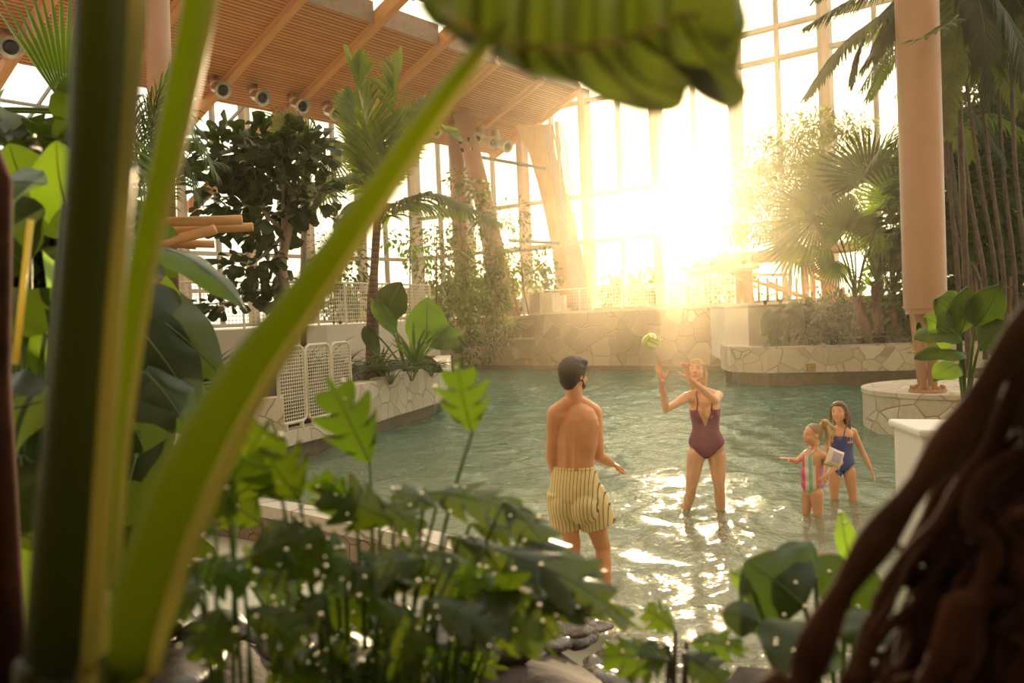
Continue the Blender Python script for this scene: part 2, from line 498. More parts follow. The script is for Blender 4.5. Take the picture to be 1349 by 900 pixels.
# --- facade windows
TR = (4.75, 6.65, 10.5, 11.6)
def window_bay(n, v0, vw, z0, z1, u=UF, axis=EF, org=None, trans=TR, thick=.42, fin_depth=.5, thin=.13):
    org = org if org is not None else ER * u
    nrm = Vector((axis.y, -axis.x, 0))
    mb = MB(); rot = Matrix((axis, nrm, Vector((0, 0, 1)))).transposed()
    def bx(a0, a1, zz0, zz1, dep, dy=0, mi=0):
        c = org + axis * ((a0 + a1) / 2) + nrm * dy + Vector((0, 0, (zz0 + zz1) / 2))
        mb.box(c, (a1 - a0, dep, zz1 - zz0), mat=rot, mi=mi)
    zt0 = z1[0] if hasattr(z1, '__len__') else z1
    zt1 = z1[1] if hasattr(z1, '__len__') else z1
    ztm = (zt0 + zt1) / 2
    bx(v0 - thick / 2 + .0, v0 + thick / 2 - .2, z0, zt0, fin_depth, 0, 0)      # big fin
    bx(v0 + thick / 2 - .2, v0 + thick / 2, z0, zt0, .2, 0, 1)
    bx(v0 + vw / 2 - thin / 2, v0 + vw / 2 + thin / 2, z0, ztm, .22, 0, 1)
    bx(v0 + thick / 2, v0 + vw - thick / 2, z0, z0 + .16, .25, 0, 1)
    for t in trans:
        if t < min(zt0, zt1) - .3: bx(v0 + thick / 2, v0 + vw - thick / 2, t - .08, t + .08, .24, 0, 1)
    fr = mb.build('window_%d' % n, [M['fin'], M['frame']]); struct(fr)
    a = org + axis * (v0 + .1); b = org + axis * (v0 + vw - .1)
    g = MB(); sd = nrm * .012
    q = [a - sd, b - sd, b + sd, a + sd]
    g.prism([(p.x, p.y) for p in q], z0, min(zt0, zt1)); g.build('window_pane', M['glass'], fr)
    return fr
wn_i = 1
for k in range(-4, 7):
    v0 = V0 + BAY * k
    vw = BAY if k < 6 else VCOR - v0
    hi = v0 >= 18.8
    z1 = 11.0 if hi else 14.5
    window_bay(wn_i, v0, vw, 1.85, z1); wn_i += 1
# left glass wall (runs along ER at v = VCOR)
for k in range(0, 10):
    u0 = UF - 3.0 * (k + 1)
    window_bay(wn_i, u0, 3.0, 1.85, (roofz(VCOR) - .2) if u0 < 17 else 11.0, axis=ER, org=EF * VCOR, trans=(3.3, 4.75), thick=.36, fin_depth=.4); wn_i += 1

# --- roof: glulam beams, slatted ceiling bays, skylight
beam_us = [29.75, 27.2, 24.3, 21.4, 18.5, 15.6, 12.7, 9.8, 6.9, 4.0]
slope = Vector(UV(0, 1, -.425)).normalized()
nrm_r = slope.cross(ER).normalized()
if nrm_r.z < 0: nrm_r = -nrm_r
VLOW = 23.75; VHI = 19.1
bi = 1
for u in beam_us:
    va = 10.0 if u < 23 else VHI - .1
    vb = VCOR + .2 if u < 19 else VLOW + .1
    a = UV(u, va, roofz(va) - .15); b = UV(u, vb, roofz(vb) - .15)
    L = (b - a).length
    rot = Matrix((slope, ER, nrm_r)).transposed()
    mb = MB(); mb.box((0, 0, .16), (L, .26, .44))
    o = mb.build('trim_%d' % (bi + 10), M['glulam'], world=False); struct(o); bi += 1
    o.matrix_world = Matrix.Translation((a + b) / 2) @ rot.to_4x4()
rot4 = Matrix((slope, ER, nrm_r)).transposed().to_4x4()
for i in range(len(beam_us) - 1):
    u1, u0 = beam_us[i] - .15, beam_us[i + 1] + .15
    s0 = (VHI - VLOW) / 2 / slope.dot(EF); s1 = -s0
    vm = (VLOW + VHI) / 2
    cen = UV((u0 + u1) / 2, vm, roofz(vm))
    # slatted panel; local x along slope, y along ER
    mb = MB(); w = u1 - u0 - .12
    Lp = (VLOW - VHI) / slope.dot(EF)
    mb.box((0, .04, 0), (Lp, w, .08))
    o = mb.build('ceiling' if i == 0 else 'ceiling.%03d' % i, None or M['slat'], world=False); struct(o)
    # slats run along ER: the lines repeat along the slope, so the texture's y is the slope
    o.matrix_world = Matrix.Translation(cen) @ rot4
    # fascia board and bracket on the high edge
    fz = MB(); a = UV(u0, VHI - .03, roofz(VHI) + .22); b = UV(u1, VHI - .03, roofz(VHI) + .22)
    fz.beam(a, b, .06, .66); fo = fz.build('trim_%d' % (bi + 10), M['fascia']); struct(fo); bi += 1
    pu = MB(); off = 1.3
    pu.tube([UV(u0, VHI - off, roofz(VHI - off) - .05), UV(u1, VHI - off, roofz(VHI - off) - .05)], .07, 8)
    low = u1 < 19
    for vv in ((25.3, 27.2) if low else ()):
        pu.tube([UV(u0, vv, roofz(vv)), UV(u1, vv, roofz(vv))], .055, 8)
    for vv in ((25.3, 27.2, VHI - off) if low else (VHI - off,)):
        for uu, sg in ((u0, 1), (u1, -1)):
            pu.box(UV(uu + sg * .06, vv, roofz(vv) - .02), (.12, .3, .3), rz=R(-37.9))
    for fr_ in ((.5,) if low else ()):
        uu = u0 + (u1 - u0) * fr_
        pu.beam(UV(uu, VLOW + .1, roofz(VLOW + .1) + .15), UV(uu, VCOR, roofz(VCOR) + .15), .06, .1)
    po = pu.build('trim_%d' % (bi + 10), M['galv']); struct(po); bi += 1
    if not low: continue
    g = MB(); gl_ = [UV(u0, VLOW, roofz(VLOW) + .25), UV(u1, VLOW, roofz(VLOW) + .25), UV(u1, VCOR, roofz(VCOR) + .25), UV(u0, VCOR, roofz(VCOR) + .25)]
    g.add(gl_ + [p + Vector((0, 0, .02)) for p in gl_], [(0, 1, 2, 3), (7, 6, 5, 4), (0, 4, 5, 1), (1, 5, 6, 2), (2, 6, 7, 3), (3, 7, 4, 0)])
    go = g.build('ceiling.%03d' % (i + 20), M['roofglass']); struct(go)
    g = MB(); gl_ = [UV(u0, 10, roofz(10) + .35), UV(u1, 10, roofz(10) + .35), UV(u1, VHI - .1, roofz(VHI) + .5), UV(u0, VHI - .1, roofz(VHI) + .5)]
    g.add(gl_ + [p + Vector((0, 0, .02)) for p in gl_], [(0, 1, 2, 3), (7, 6, 5, 4), (0, 4, 5, 1), (1, 5, 6, 2), (2, 6, 7, 3), (3, 7, 4, 0)])
    go = g.build('ceiling.%03d' % (i + 40), M['roofglass']); struct(go)
# ================================================================ POOL EDGES AND PLANTERS
def xy(p): return (p.x, p.y)
def inset_path(path, d):
    out = []
    for i, p in enumerate(path):
        a = Vector(path[max(i - 1, 0)]); b = Vector(path[min(i + 1, len(path) - 1)])
        t = (b - a).normalized(); out.append((p[0] - t.y * d, p[1] + t.x * d))
    return out
def strip_wall(name, mat, path, d, z0, z1):
    """a wall of thickness d to the left of the path"""
    inner = inset_path(path, d)
    mb = MB(); n = len(path)
    vs = [(x, y, z0) for x, y in path] + [(x, y, z1) for x, y in path] + [(x, y, z1) for x, y in inner] + [(x, y, z0) for x, y in inner]
    fs = []
    for i in range(n - 1):
        for k in range(4):
            k2 = (k + 1) % 4
            fs.append((k * n + i, k * n + i + 1, k2 * n + i + 1, k2 * n + i))
    fs += [(0, n, 2 * n, 3 * n), (n - 1, 4 * n - 1, 3 * n - 1, 2 * n - 1)]
    mb.add(vs, fs); return struct(mb.build(name, mat))

# left planter: path runs from near-left to far corner along the water side
lp = [xy(PZ(100, 582, .9)), xy(PZ(190, 571, .9)), xy(PZ(262, 550, .9)), xy(PZ(340, 526, .9)), xy(PZ(372, 524, .9))]
lp2 = [xy(PZ(467, 508, .9)), xy(PZ(520, 496.5, .9)), xy(PZ(578, 485, .9))]
mid = [lp[-1], lp2[0]]
strip_wall('wall_left', M['stone'], lp, .38, .22, .9)
strip_wall('wall_left.001', M['stone'], lp2, .38, .22, .9)
strip_wall('wall_left.002', M['stone'], mid, .38, .22, .42)
far_corner = Vector(lp2[-1])
side = [lp2[-1], (far_corner.x - .15, far_corner.y + 5.5)]
strip_wall('wall_left.003', M['stone'], side, .38, .22, .9)
full = lp + lp2 + [side[1]]
strip_wall('baseboard_left', M['tile_dark'], inset_path(full, .14), .5, -1.4, .22)
# upper deck behind the planter
ud = [P(120, 436, 15.5), P(215, 432, 17), P(330, 430, 18.5), P(430, 424, 20), P(500, 424, 22), P(578, 420, 25)]
ud = [xy(p) for p in ud]
soil_poly = inset_path(lp + lp2, .3) + [(side[1][0] - .2, side[1][1])] + list(reversed([(x, y + .2) for x, y in ud])) + [(-9, 9)]
struct(MB().prism(soil_poly, -1.3, .80).build('floor.006', M['soil']))
deck_poly = ud + [xy(UV(UW + .5, vA + 8.1)), xy(UV(UW + .5, VCOR + .5)), xy(UV(-8, VCOR + .5)), (-24, 10), (-12, 9.5)]
struct(MB().prism(deck_poly, -1.3, 1.83).build('floor.007', M['plaster']))

# right planter
rp = [xy(P(949, 460, 24.8))] + [xy(P(949, 459, 21.8)), xy(P(954, 460, 20.9)), xy(P(962, 460, 20.3)), xy(P(980, 459, 19.9)), xy(P(1010, 458, 19.4)), xy(P(1100, 456, 18.95)), xy(P(1200, 453, 18.5)), xy(P(1300, 450, 18.3)), xy(P(1480, 446, 18.6))]
strip_wall('wall_right', M['stone'], rp, .32, .30, .86)
strip_wall('trim_3', M['coping'], rp, .36, .86, .89)
strip_wall('baseboard_right', M['tile_dark'], inset_path(rp, .2), .5, -1.4, .30)
bk = [xy(P(955, 430, 21.2)), xy(P(986, 430, 20.55)), xy(P(1010, 430, 20.9)), xy(P(1200, 430, 21.7)), xy(P(1480, 430, 22.5))]
struct(MB().prism(inset_path(rp, .28) + list(reversed([(x, y + .1) for x, y in bk])), -1.3, .80).build('floor.008', M['soil']))
struct(MB().prism(bk + [(26, 20), xy(UV(UW + .3, -7)), xy(UV(UW + .3, vB + .3))], .45, 1.80).build('wall_right.001', M['plaster_white']))
struct(MB().prism(inset_path(bk, -.05) + [(26, 20), xy(UV(UW + .3, -7)), xy(UV(UW + .3, vB + .3))], 1.80, 1.86).build('trim_4', M['plaster']))

# depth markers on the stone
def marker(px, py, path_y, text, label):
    c = P(px, py, path_y)
    sg = MB(); sg.box(c, (.20, .03, .17), rz=0)
    o = sg.build('depth_marker', plain('ochre plate', (.55, .36, .12), .5), bevel=.004)
    tag(o, label, 'sign')
    fr = MB()
    for dx, dz, w, h in ((0, .078, .2, .014), (0, -.078, .2, .014), (-.093, 0, .014, .17), (.093, 0, .014, .17)):
        fr.box(c + Vector((dx, -.018, dz)), (w, .012, h))
    fr.build('border', plain('brown line', (.25, .12, .05), .5), o)
    cu = bpy.data.curves.new('lettering', 'FONT'); cu.body = text; cu.size = .085; cu.extrude = .003; cu.align_x = 'CENTER'; cu.align_y = 'CENTER'
    cu.materials.append(bpy.data.materials['brown line'])
    t0 = bpy.data.objects.new('lettering', cu); me = bpy.data.meshes.new_from_object(t0); bpy.data.objects.remove(t0)
    t = bpy.data.objects.new('lettering', me); C.objects.link(t); t.parent = o
    t.rotation_euler = (pi / 2, 0, 0); t.location = worldmat(o).inverted() @ (c + Vector((0, -.02, 0)))
marker(1068, 484.5, 19.02, '1.30', 'small ochre depth plate on the pale stone of the right planter')
marker(695, 478, 28.15, '1.30', 'small faint depth plate low on the far stone wall')

# round plinth under the big column
PL = P(1262, 515, 12.3)
mb = MB(); mb.lathe([(1.28, -.3), (1.28, .50), (1.30, .52), (1.30, .58)], (PL.x, PL.y, 0), 48)
plinth = mb.build('stone_plinth', M['stone']); tag(plinth, 'round stone clad plinth rising from the water under the big beige column', 'plinth')

# near shoreline: coping kerb, outer face, ledge
cp = [PZ(300, 650, .10), PZ(345, 655, .10), PZ(400, 664, .10), PZ(460, 676, .10), PZ(520, 688, .10), PZ(600, 706, .10), PZ(690, 735, .10), PZ(760, 770, .10)]
cps = [xy(p) for p in smooth_path(cp, 4)]
strip_wall('trim_5', M['coping'], cps, -.26, -.02, .10)
strip_wall('wall_near', M['stone_small'], cps, -.22, -1.3, -.02)
shore = [Vector((x, y, 0)) for x, y in cps] + [Vector((.5, 4.3, 0)), Vector((.75, 3.75, 0)), Vector((1.6, 3.65, 0)), Vector((2.6, 3.8, 0)), Vector((3.6, 4.4, 0)), Vector((4.8, 5.4, 0))]
outer = inset_path(cps, -.20)
struct(MB().prism(outer + [(1.0, 4.0), (-1.5, 3.4), (-7, 4.6), (-7, 10)], -1.3, -.40).build('floor.009', M['coping']))
xs = np.arange(-6, 12.0, .04)
ys = np.concatenate([np.arange(3.5, 12, .035), np.arange(12, 20, .06), np.arange(20, 31.5, .12)])
X, Y = np.meshgrid(xs, ys)
Z = wave(X, Y)
Vv = np.stack([X.ravel(), Y.ravel(), Z.ravel()], 1)
n1 = len(xs); idx = np.arange(len(Vv)).reshape(len(ys), n1)
Ff = np.stack([idx[:-1, :-1].ravel(), idx[:-1, 1:].ravel(), idx[1:, 1:].ravel(), idx[1:, :-1].ravel()], 1)
FC = Vv[Ff].mean(1)
def in_poly(px_, py_, poly):
    inside = np.zeros(len(px_), bool); n = len(poly); j = n - 1
    for i in range(n):
        xi, yi = poly[i]; xj, yj = poly[j]
        hit = ((yi > py_) != (yj > py_)) & (px_ < (xj - xi) * (py_ - yi) / (yj - yi + 1e-12) + xi)
        inside ^= hit; j = i
    return inside
base_l = inset_path(full, .10); base_r = inset_path(rp, .16)
pool_poly = [base_l[0]] + base_l[1:] + [xy(UV(UW + .02, vA + 7)), xy(UV(UW + .02, vB - .2))] + base_r + [(9.5, 6.5)] + [xy(q) for q in reversed(shore)]
Ff = Ff[in_poly(FC[:, 0], FC[:, 1], pool_poly)]
used_ = np.unique(Ff); remap = np.zeros(len(Vv), int); remap[used_] = np.arange(len(used_)); Vv = Vv[used_]; Ff = remap[Ff]
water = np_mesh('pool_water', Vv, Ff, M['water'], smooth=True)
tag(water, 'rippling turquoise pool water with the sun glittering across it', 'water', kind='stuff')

# foreground bed of earth and rock
def bed_h(x, y):
    h = .62 - .02 * (y - 1.6) + .06 * sin(x * 3.1 + 1) * cos(y * 2.3) + .06 * sin(x * 7 + y * 5)
    h += .25 * max(0, min(1, (x - 1.2) / 1.6)) + .12 * max(0, min(1, (-x - .8) / 1.2))
    if y > 3.3: h -= (y - 3.3) * .22
    if x > .2 and y > 3:
        b = max(-.06, .05 - .10 * (y - 3.4)); k = min(1, (x - .2) / .3) * min(1, (y - 3) / .35); h = h * (1 - k) + b * k
        if y > 4.9: h -= (y - 4.9) * .35 * k
    return h
rows = []
for j in range(44):
    t = j / 43
    row = []
    for i in range(70):
        x = -5 + 11 * i / 69
        ymax = 4.7 + .25 * sin(x * 1.7) * (1 if x < 0 else 0) - .8 * min(1, max(0, (x - .0) / .25)) + 1.9 * min(1, max(0, (x - .25) / .5))
        y = .25 + (ymax - .25) * t
        z = bed_h(x, y)
        if t > .82: z -= (t - .82) / .18 * (z + .45) * (1 if x < .25 else .4)
        row.append((x, y, z))
    rows.append(row)
struct(MB().grid(rows).build('floor.010', M['soil'], smooth=True))
M['rock'] = plain('wet dark rock', (.085, .062, .045), .13, 0, var=.5, scale=5, bump=.6)
M['rock_pale'] = plain('wet pale pebble', (.17, .135, .10), .08, 0, var=.4, scale=7, bump=.5)
def rock(seed, r):
    rs = random.Random(seed); bm = bmesh.new(); bmesh.ops.create_icosphere(bm, subdivisions=3, radius=r)
    ph = [rs.uniform(0, 6) for _ in range(6)]; sc = (rs.uniform(.9, 1.5), rs.uniform(.8, 1.2), rs.uniform(.45, .7))
    for v in bm.verts:
        d = v.co / r
        k = 1 + .13 * sin(d.x * 3 + ph[0]) + .12 * sin(d.y * 3.5 + ph[1]) + .10 * sin(d.z * 4 + ph[2]) + .04 * sin(d.x * 9 + ph[3]) * sin(d.y * 9 + ph[4])
        v.co = Vector((v.co.x * sc[0], v.co.y * sc[1], v.co.z * sc[2])) * k
    me = bpy.data.meshes.new('rock'); bm.to_mesh(me); bm.free()
    me.polygons.foreach_set('use_smooth', [True] * len(me.polygons)); return me
rmesh = [rock(i, .5) for i in range(5)]
for m_ in rmesh[:3]: m_.materials.append(M['rock'])
for m_ in rmesh[3:]: m_.materials.append(M['rock_pale'])
M['rock_dull'] = plain('damp dark rock', (.05, .036, .026), .42, 0, var=.5, scale=5, bump=.6)
bmesh_ = [rock(20 + i, .5) for i in range(3)]
for m_ in bmesh_: m_.materials.append(M['rock_dull'])
rs = random.Random(11)
taken = []
def stones(n, x0, x1, d0, d1, s0, s1, name, label, group, meshes, seed):
    rs = random.Random(seed); k = 0; tries = 0
    while k < n and tries < n * 30:
        tries += 1
        D = rs.uniform(d0, d1); p = P(rs.uniform(x0, x1), 700, D); s_ = rs.uniform(s0, s1)
        if any((p.x - a) ** 2 + (p.y - b) ** 2 < ((s_ + c) * .52) ** 2 for a, b, c in taken): continue
        taken.append((p.x, p.y, s_)); k += 1
        o = bpy.data.objects.new(name, meshes[rs.randrange(len(meshes))]); C.objects.link(o)
        o.scale = (s_, s_ * rs.uniform(.8, 1.1), s_ * rs.uniform(.7, 1)); o.location = (p.x, p.y, bed_h(p.x, p.y) + .12 * s_); o.rotation_euler = (rs.uniform(-.15, .15), rs.uniform(-.15, .15), rs.uniform(0, 6))
        tag(o, label, 'stone', group)
stones(60, 715, 1200, 3.5, 4.9, .09, .24, 'shore_stone', 'wet glistening stone on the near shore in front of the sunlit water', 'wet stones along the near shore', rmesh, 3)
stones(42, 190, 640, 2.2, 3.9, .16, .34, 'bed_stone', 'dark wet rock at the foot of the lobed-leaf plants', 'dark rocks in the near plant bed', bmesh_, 4)
# pale rendered pier at the right
mb = MB(); a = P(1214, 585, 5.9); b = P(1330, 585, 5.6)
pier = [(a.x, a.y), (a.x + .1, a.y - .06), (b.x, b.y - .05), (b.x + .3, b.y + .5), (a.x + .05, a.y + .55)]
mb.prism(pier, -1.3, .92); mb.prism([(x + (-.03 if i in (0, 4) else .03), y + (-.03 if i < 3 else .03)) for i, (x, y) in enumerate(pier)], .92, .98)
struct(mb.build('wall_right.002', M['plaster_white'], bevel=.02))

# ================================================================ BIG COLUMN
CB = P(1222, 516, 11.7); CB.z = .585
colx = (CB.x, CB.y, 0)
root = empty('steel_column', (CB.x, CB.y, .585), 0, 'big round beige steel column on splayed plates at the right', 'column')
mb = MB(); mb.lathe([(.268, 1.72), (.276, 1.74), (.276, 8.2)], colx, 48)
mb.build('casing', M['column'], root, smooth=False)
mb = MB(); mb.lathe([(.25, 1.66), (.25, 1.73)], colx, 40); mb.lathe([(.279, 4.0), (.279, 4.03)], colx, 40); mb.build('lower_ring', M['column'], root)
for k in range(4):                           # splayed plates with a round opening
    a = R(25 + 90 * k); d = Vector((cos(a), sin(a), 0)); t = Vector((-sin(a), cos(a), 0))
    bm = bmesh.new()
    z0, z1 = .64, 1.68
    outer_ = [(.03, z0), (.14, z0), (.25, z1), (.03, z1)]
    cz, cr, cx_ = 1.47, .085, .135
    ring = [(cx_ + cr * cos(q), cz + cr * sin(q)) for q in [2 * pi * i / 20 for i in range(20)]]
    def mk(s_): return [bm.verts.new(Vector(colx) + d * r_ + t * s_ + Vector((0, 0, z_))) for r_, z_ in outer_], [bm.verts.new(Vector(colx) + d * r_ + t * s_ + Vector((0, 0, z_))) for r_, z_ in ring]
    sides = []
    for s_ in (-.02, .02):
        o_, r_ = mk(s_); es = [bm.edges.new((o_[i], o_[(i + 1) % 4])) for i in range(4)] + [bm.edges.new((r_[i], r_[(i + 1) % 20])) for i in range(20)]
        bmesh.ops.triangle_fill(bm, edges=es, use_beauty=True); sides.append((o_, r_))
    for q in range(2):
        A_, B_ = sides[0][q], sides[1][q]; n = len(A_)
        for i in range(n): bm.faces.new((A_[i], A_[(i + 1) % n], B_[(i + 1) % n], B_[i]))
    me = bpy.data.meshes.new('plate'); bm.to_mesh(me); bm.free(); me.materials.append(M['column'])
    me.transform(Matrix.Translation(-root.location)); o = bpy.data.objects.new('splayed_plate', me); C.objects.link(o); o.parent = root
mb = MB(); mb.box((CB.x, CB.y, 1.13), (.34, .34, .025), rz=R(25)); mb.build('stiffener', M['column'], root)
mb = MB(); mb.lathe([(.24, .585), (.24, .625)], colx, 32); mb.build('base_plate', M['column'], root)
for k in range(10):
    a = 2 * pi * k / 10; mb = MB(); mb.lathe([(.028, .625), (.028, .67), (.012, .675)], (CB.x + .2 * cos(a), CB.y + .2 * sin(a), 0), 6); mb.build('bolt', M['column'], root)

# ================================================================ RAKING COLUMNS AND TIMBER PIER
def col(name, a, b, r, label, mat='column_pink'):
    root = empty(name, (b.x, b.y, b.z), 0, label, 'column')
    MB().tube([b + Vector((0, 0, .06)), a], r, 28).build('shaft', M[mat], root, smooth=True)
    MB().lathe([(r * 1.25, b.z), (r * 1.25, b.z + .08)], (b.x, b.y, 0), 24).build('foot', M[mat], root)
    return root
cA = col('raking_column', P(598, 150, 34.6), P(612, 430, 33), .30, 'upright brown steel column at the left of the group of three')
cB = col('raking_column.001', P(607, 143, 33.6), P(674, 420, 32.2), .36, 'leaning brown steel column pierced with small holes, climbing plants at its foot')
cC = col('raking_column.002', P(619, 152, 35.2), P(655, 425, 35.6), .22, 'slim leaning steel column behind the pierced one')
for (px, py) in ((605.8, 185.5), (617.3, 182.5), (608.8, 196.5), (620.5, 193.8)):
    q = P(px, py, 32.6); bx = MB(); bx.tube([q, q + Vector((0, .35, 0))], .055, 12); bx.build('hole', M['black'], cB)
def pipe(name, pts, r, mat, label, cat='pipe', group=None):
    o = MB().tube(pts, r, 10).build(name, M[mat], smooth=True); return tag(o, label, cat, group)
tb = P(757, 408, 36.3); tt = P(702, 166, 36.0); tb.z = 1.86
root = empty('timber_pier', tb, 0, 'broad leaning glulam timber pier under the end of the roof', 'pier')
mb = MB(); dirx = Vector((1, 0, 0))
bow = [(tb + (tt - tb) * t + Vector((.25 * sin(pi * t), 0, 0))) for t in [i / 8 for i in range(9)]]
rws = []
for i, p in enumerate(bow):
    w = .62 - .12 * (i / 8) + (.25 if i == 8 else 0)
    rws.append([p + Vector((-w, -.25, 0)), p + Vector((w, -.25, 0)), p + Vector((w, .25, 0)), p + Vector((-w, .25, 0))])
mb.grid(rws, closed=True); mb.add(rws[0], [(3, 2, 1, 0)]); mb.add(rws[-1], [(0, 1, 2, 3)])
mb.build('timber_blade', M['timber_pale'], root)
mb = MB(); mb.box((tb.x, tb.y, 1.95), (1.5, .8, .2)); mb.build('foot', M['plaster'], root)
for (x0, y0, x1, y1) in ((716, 161, 722, 161),):
    pass
crt = empty('cable_fan', P(768, 405, 35.2), 0, 'fan of thin steel cables stretched beside the leaning timber pier', 'cables')
for k in range(9):
    t = k / 8
    a = P(716 + 24 * t, 166 - 4 * t, 35.6); b = P(757 + 20 * t, 404, 35.2)
    b.z = 1.95
    MB().tube([b, a], .034, 6).build('cable', M['galv'], crt)
MB().tube([P(733, 160, 35.5), P(742, 285, 35.5)], .09, 10).build('strut', M['galv'], crt, smooth=True)
g_ = 'steel ties across the window wall'
pipe('steel_tie', [P(632, 207, 33.5), P(718, 222, 35.6)], .07, 'galv', 'upper steel tie between the pierced column and the timber pier')
pipe('steel_tie.001', [P(672, 317, 34), P(736, 320, 35.6)], .07, 'galv', 'middle steel tie running to the timber pier')
pipe('steel_tie.002', [P(660, 333, 34), P(728, 326, 35.6)], .07, 'galv', 'lowest steel tie rising to the timber pier')
# big column behind the near stems, left
cD = col('round_column', P(205, -40, 15.4), P(224, 470, 16), .215, 'thick brown round column behind the big green stalks')
cD2 = None

# pale plinth boxes by the timber pier
o = MB().prism([xy(P(697, 400, 31.2)), xy(P(728, 400, 30.2)), xy(P(738, 400, 31.2)), xy(P(712, 400, 32.4))], 1.84, 2.62).build('rendered_box', M['plaster'], bevel=.02); tag(o, 'larger cream rendered box on the deck left of the timber pier', 'box')
o = MB().prism([xy(P(731, 400, 33.0)), xy(P(744, 400, 32.8)), xy(P(747, 400, 33.6)), xy(P(733, 400, 33.8))], 1.84, 2.55).build('rendered_box', M['plaster_white'], bevel=.02); tag(o, 'small white rendered box at the foot of the timber pier', 'box')

# ================================================================ MESH FENCES
def mesh_panel(mb, a, b, z0, z1, step=.055, r=.005):
    a, b = Vector(a), Vector(b); L = (b - a).length; n = max(2, int(L / step)); d = (b - a) / n
    for i in range(n + 1):
        p = a + d * i; mb.tube([(p.x, p.y, z0), (p.x, p.y, z1)], r, 4, cap=False)
    m = max(2, int((z1 - z0) / step))
    for j in range(m + 1):
        z = z0 + (z1 - z0) * j / m; mb.tube([(a.x, a.y, z), (b.x, b.y, z)], r, 4, cap=False)
def fence(path, z, h, label, seg=1.25, step=.10, r=.008, post_r=.035):
    c0 = path[0]; root = empty('mesh_fence', (c0[0], c0[1], z), 0, label, 'fence')
    for i in range(len(path) - 1):
        a, b = Vector(path[i]), Vector(path[i + 1]); n = max(1, round((b - a).length / seg))
        for k in range(n):
            p = a + (b - a) * (k / n); q = a + (b - a) * ((k + 1) / n)
            MB().tube([(p.x, p.y, z), (p.x, p.y, z + h)], post_r, 8).build('post', M['mesh'], root)
            mm = MB(); mesh_panel(mm, p, q, z + .1, z + h - .08, step, r); mm.build('wire_infill', M['mesh'], root)
    p = Vector(path[-1]); MB().tube([(p.x, p.y, z), (p.x, p.y, z + h)], post_r, 8).build('post', M['mesh'], root)
    MB().tube([(x, y, z + h) for x, y in path], post_r * .9, 8).build('top_rail', M['mesh'], root)
    return root
fence(inset_path(ud, .25), 1.83, 1.02, 'long cream wire mesh fence on the upper deck behind the coconut palm', 1.3, .09, .008, .03)
wa = [xy(UV(UW + .25, v)) for v in (vA - .1, (vA + vB) / 2, vB + .3)]
fence(wa, 1.92, .72, 'cream wire mesh railing along the top of the far stone wall', 1.5, .10, .005, .03)
fence([xy(P(905, 400, 28.5)), xy(P(975, 400, 27.5))], 1.83, 1.2, 'pale barred railing in front of the bright windows beside the pergola', 1.2, .14, .012, .03)

# three standing mesh screens in the gap of the left planter wall
def screen(a, b, z0, z1, label, tilt=0):
    a, b = Vector((a[0], a[1], 0)), Vector((b[0], b[1], 0)); c = (a + b) / 2
    root = empty('mesh_screen', (c.x, c.y, z0), 0, label, 'screen', None)
    d = (b - a).normalized()
    fr = MB(); rr = .022; h = z1 - z0; i_ = .09
    pts = [a + Vector((0, 0, z0 + i_)), a + Vector((0, 0, z1 - i_)), a + d * .03 + Vector((0, 0, z1 - .03)), a + d * i_ + Vector((0, 0, z1)), b - d * i_ + Vector((0, 0, z1)), b - d * .03 + Vector((0, 0, z1 - .03)), b + Vector((0, 0, z1 - i_)), b + Vector((0, 0, z0 + i_)), b - d * .03 + Vector((0, 0, z0 + .03)), b - d * i_ + Vector((0, 0, z0)), a + d * i_ + Vector((0, 0, z0)), a + d * .03 + Vector((0, 0, z0 + .03)), a + Vector((0, 0, z0 + i_))]
    fr.tube(pts, rr, 8); fr.build('frame', M['mesh'], root, smooth=True)
    mm = MB(); mesh_panel(mm, (a.x, a.y), (b.x, b.y), z0 + .02, z1 - .02, .048, .0065); mm.build('wire_infill', M['mesh'], root)
    for p in (a + d * .12, b - d * .12):
        MB().box((p.x, p.y, z0 - .045), (.05, .05, .09)).build('foot', M['mesh'], root)
    return root
A0, A1 = Vector(mid[0]), Vector(mid[1]); dd = (A1 - A0)
nrm2 = Vector((dd.y, -dd.x)).normalized()
for k, (t0, t1, lab) in enumerate(((.00, .34, 'cream wire mesh screen with rounded frame, nearest of three in the left planter gap'), (.36, .70, 'cream wire mesh screen standing between its two neighbours in the planter gap'), (.72, 1.0, 'cream wire mesh screen beside the stone end of the palm planter'))):
    a = A0 + dd * t0 - nrm2 * .06; b = A0 + dd * t1 - nrm2 * .06
    screen(a, b, .52, 1.58, lab)
MB().box(((A0.x + A1.x) / 2 - .2, (A0.y + A1.y) / 2 + .02, .44), (.3, .3, .02))

# ================================================================ PERGOLA (right deck) AND LOG CANOPY (left)
rs = random.Random(5)
def logpts(a, b, wob=.04, n=6):
    a, b = Vector(a), Vector(b)
    return [a + (b - a) * (i / n) + Vector((0, rs.uniform(-wob, wob), rs.uniform(-wob, wob))) for i in range(n + 1)]
root = empty('log_pergola', P(985, 405, 25), 0, 'rustic pergola of peeled orange logs on the right deck', 'pergola')
root.location.z = 1.86
def plog(name, a, b, r, wob=.04):
    pts = logpts(a, b, wob); MB().tube(pts, [r * (1 + rs.uniform(-.08, .08)) for _ in pts], 10).build(name, M['log'], root, smooth=True)
for (px, D, yt, r) in ((976, 25.2, 336, .13), (986, 25.0, 332, .15), (1089, 24.4, 332, .14), (1062, 27.3, 338, .12), (1072, 27.5, 338, .09)):
    b = P(px, 403, D); b.z = 1.86; t = P(px - 3, yt, D); plog('post', b, t, r, .02)
plog('purlin', P(898, 353, 25.3), P(1046, 338, 24.9), .12); plog('purlin', P(905, 347, 26.2), P(1120, 327, 25.2), .12)
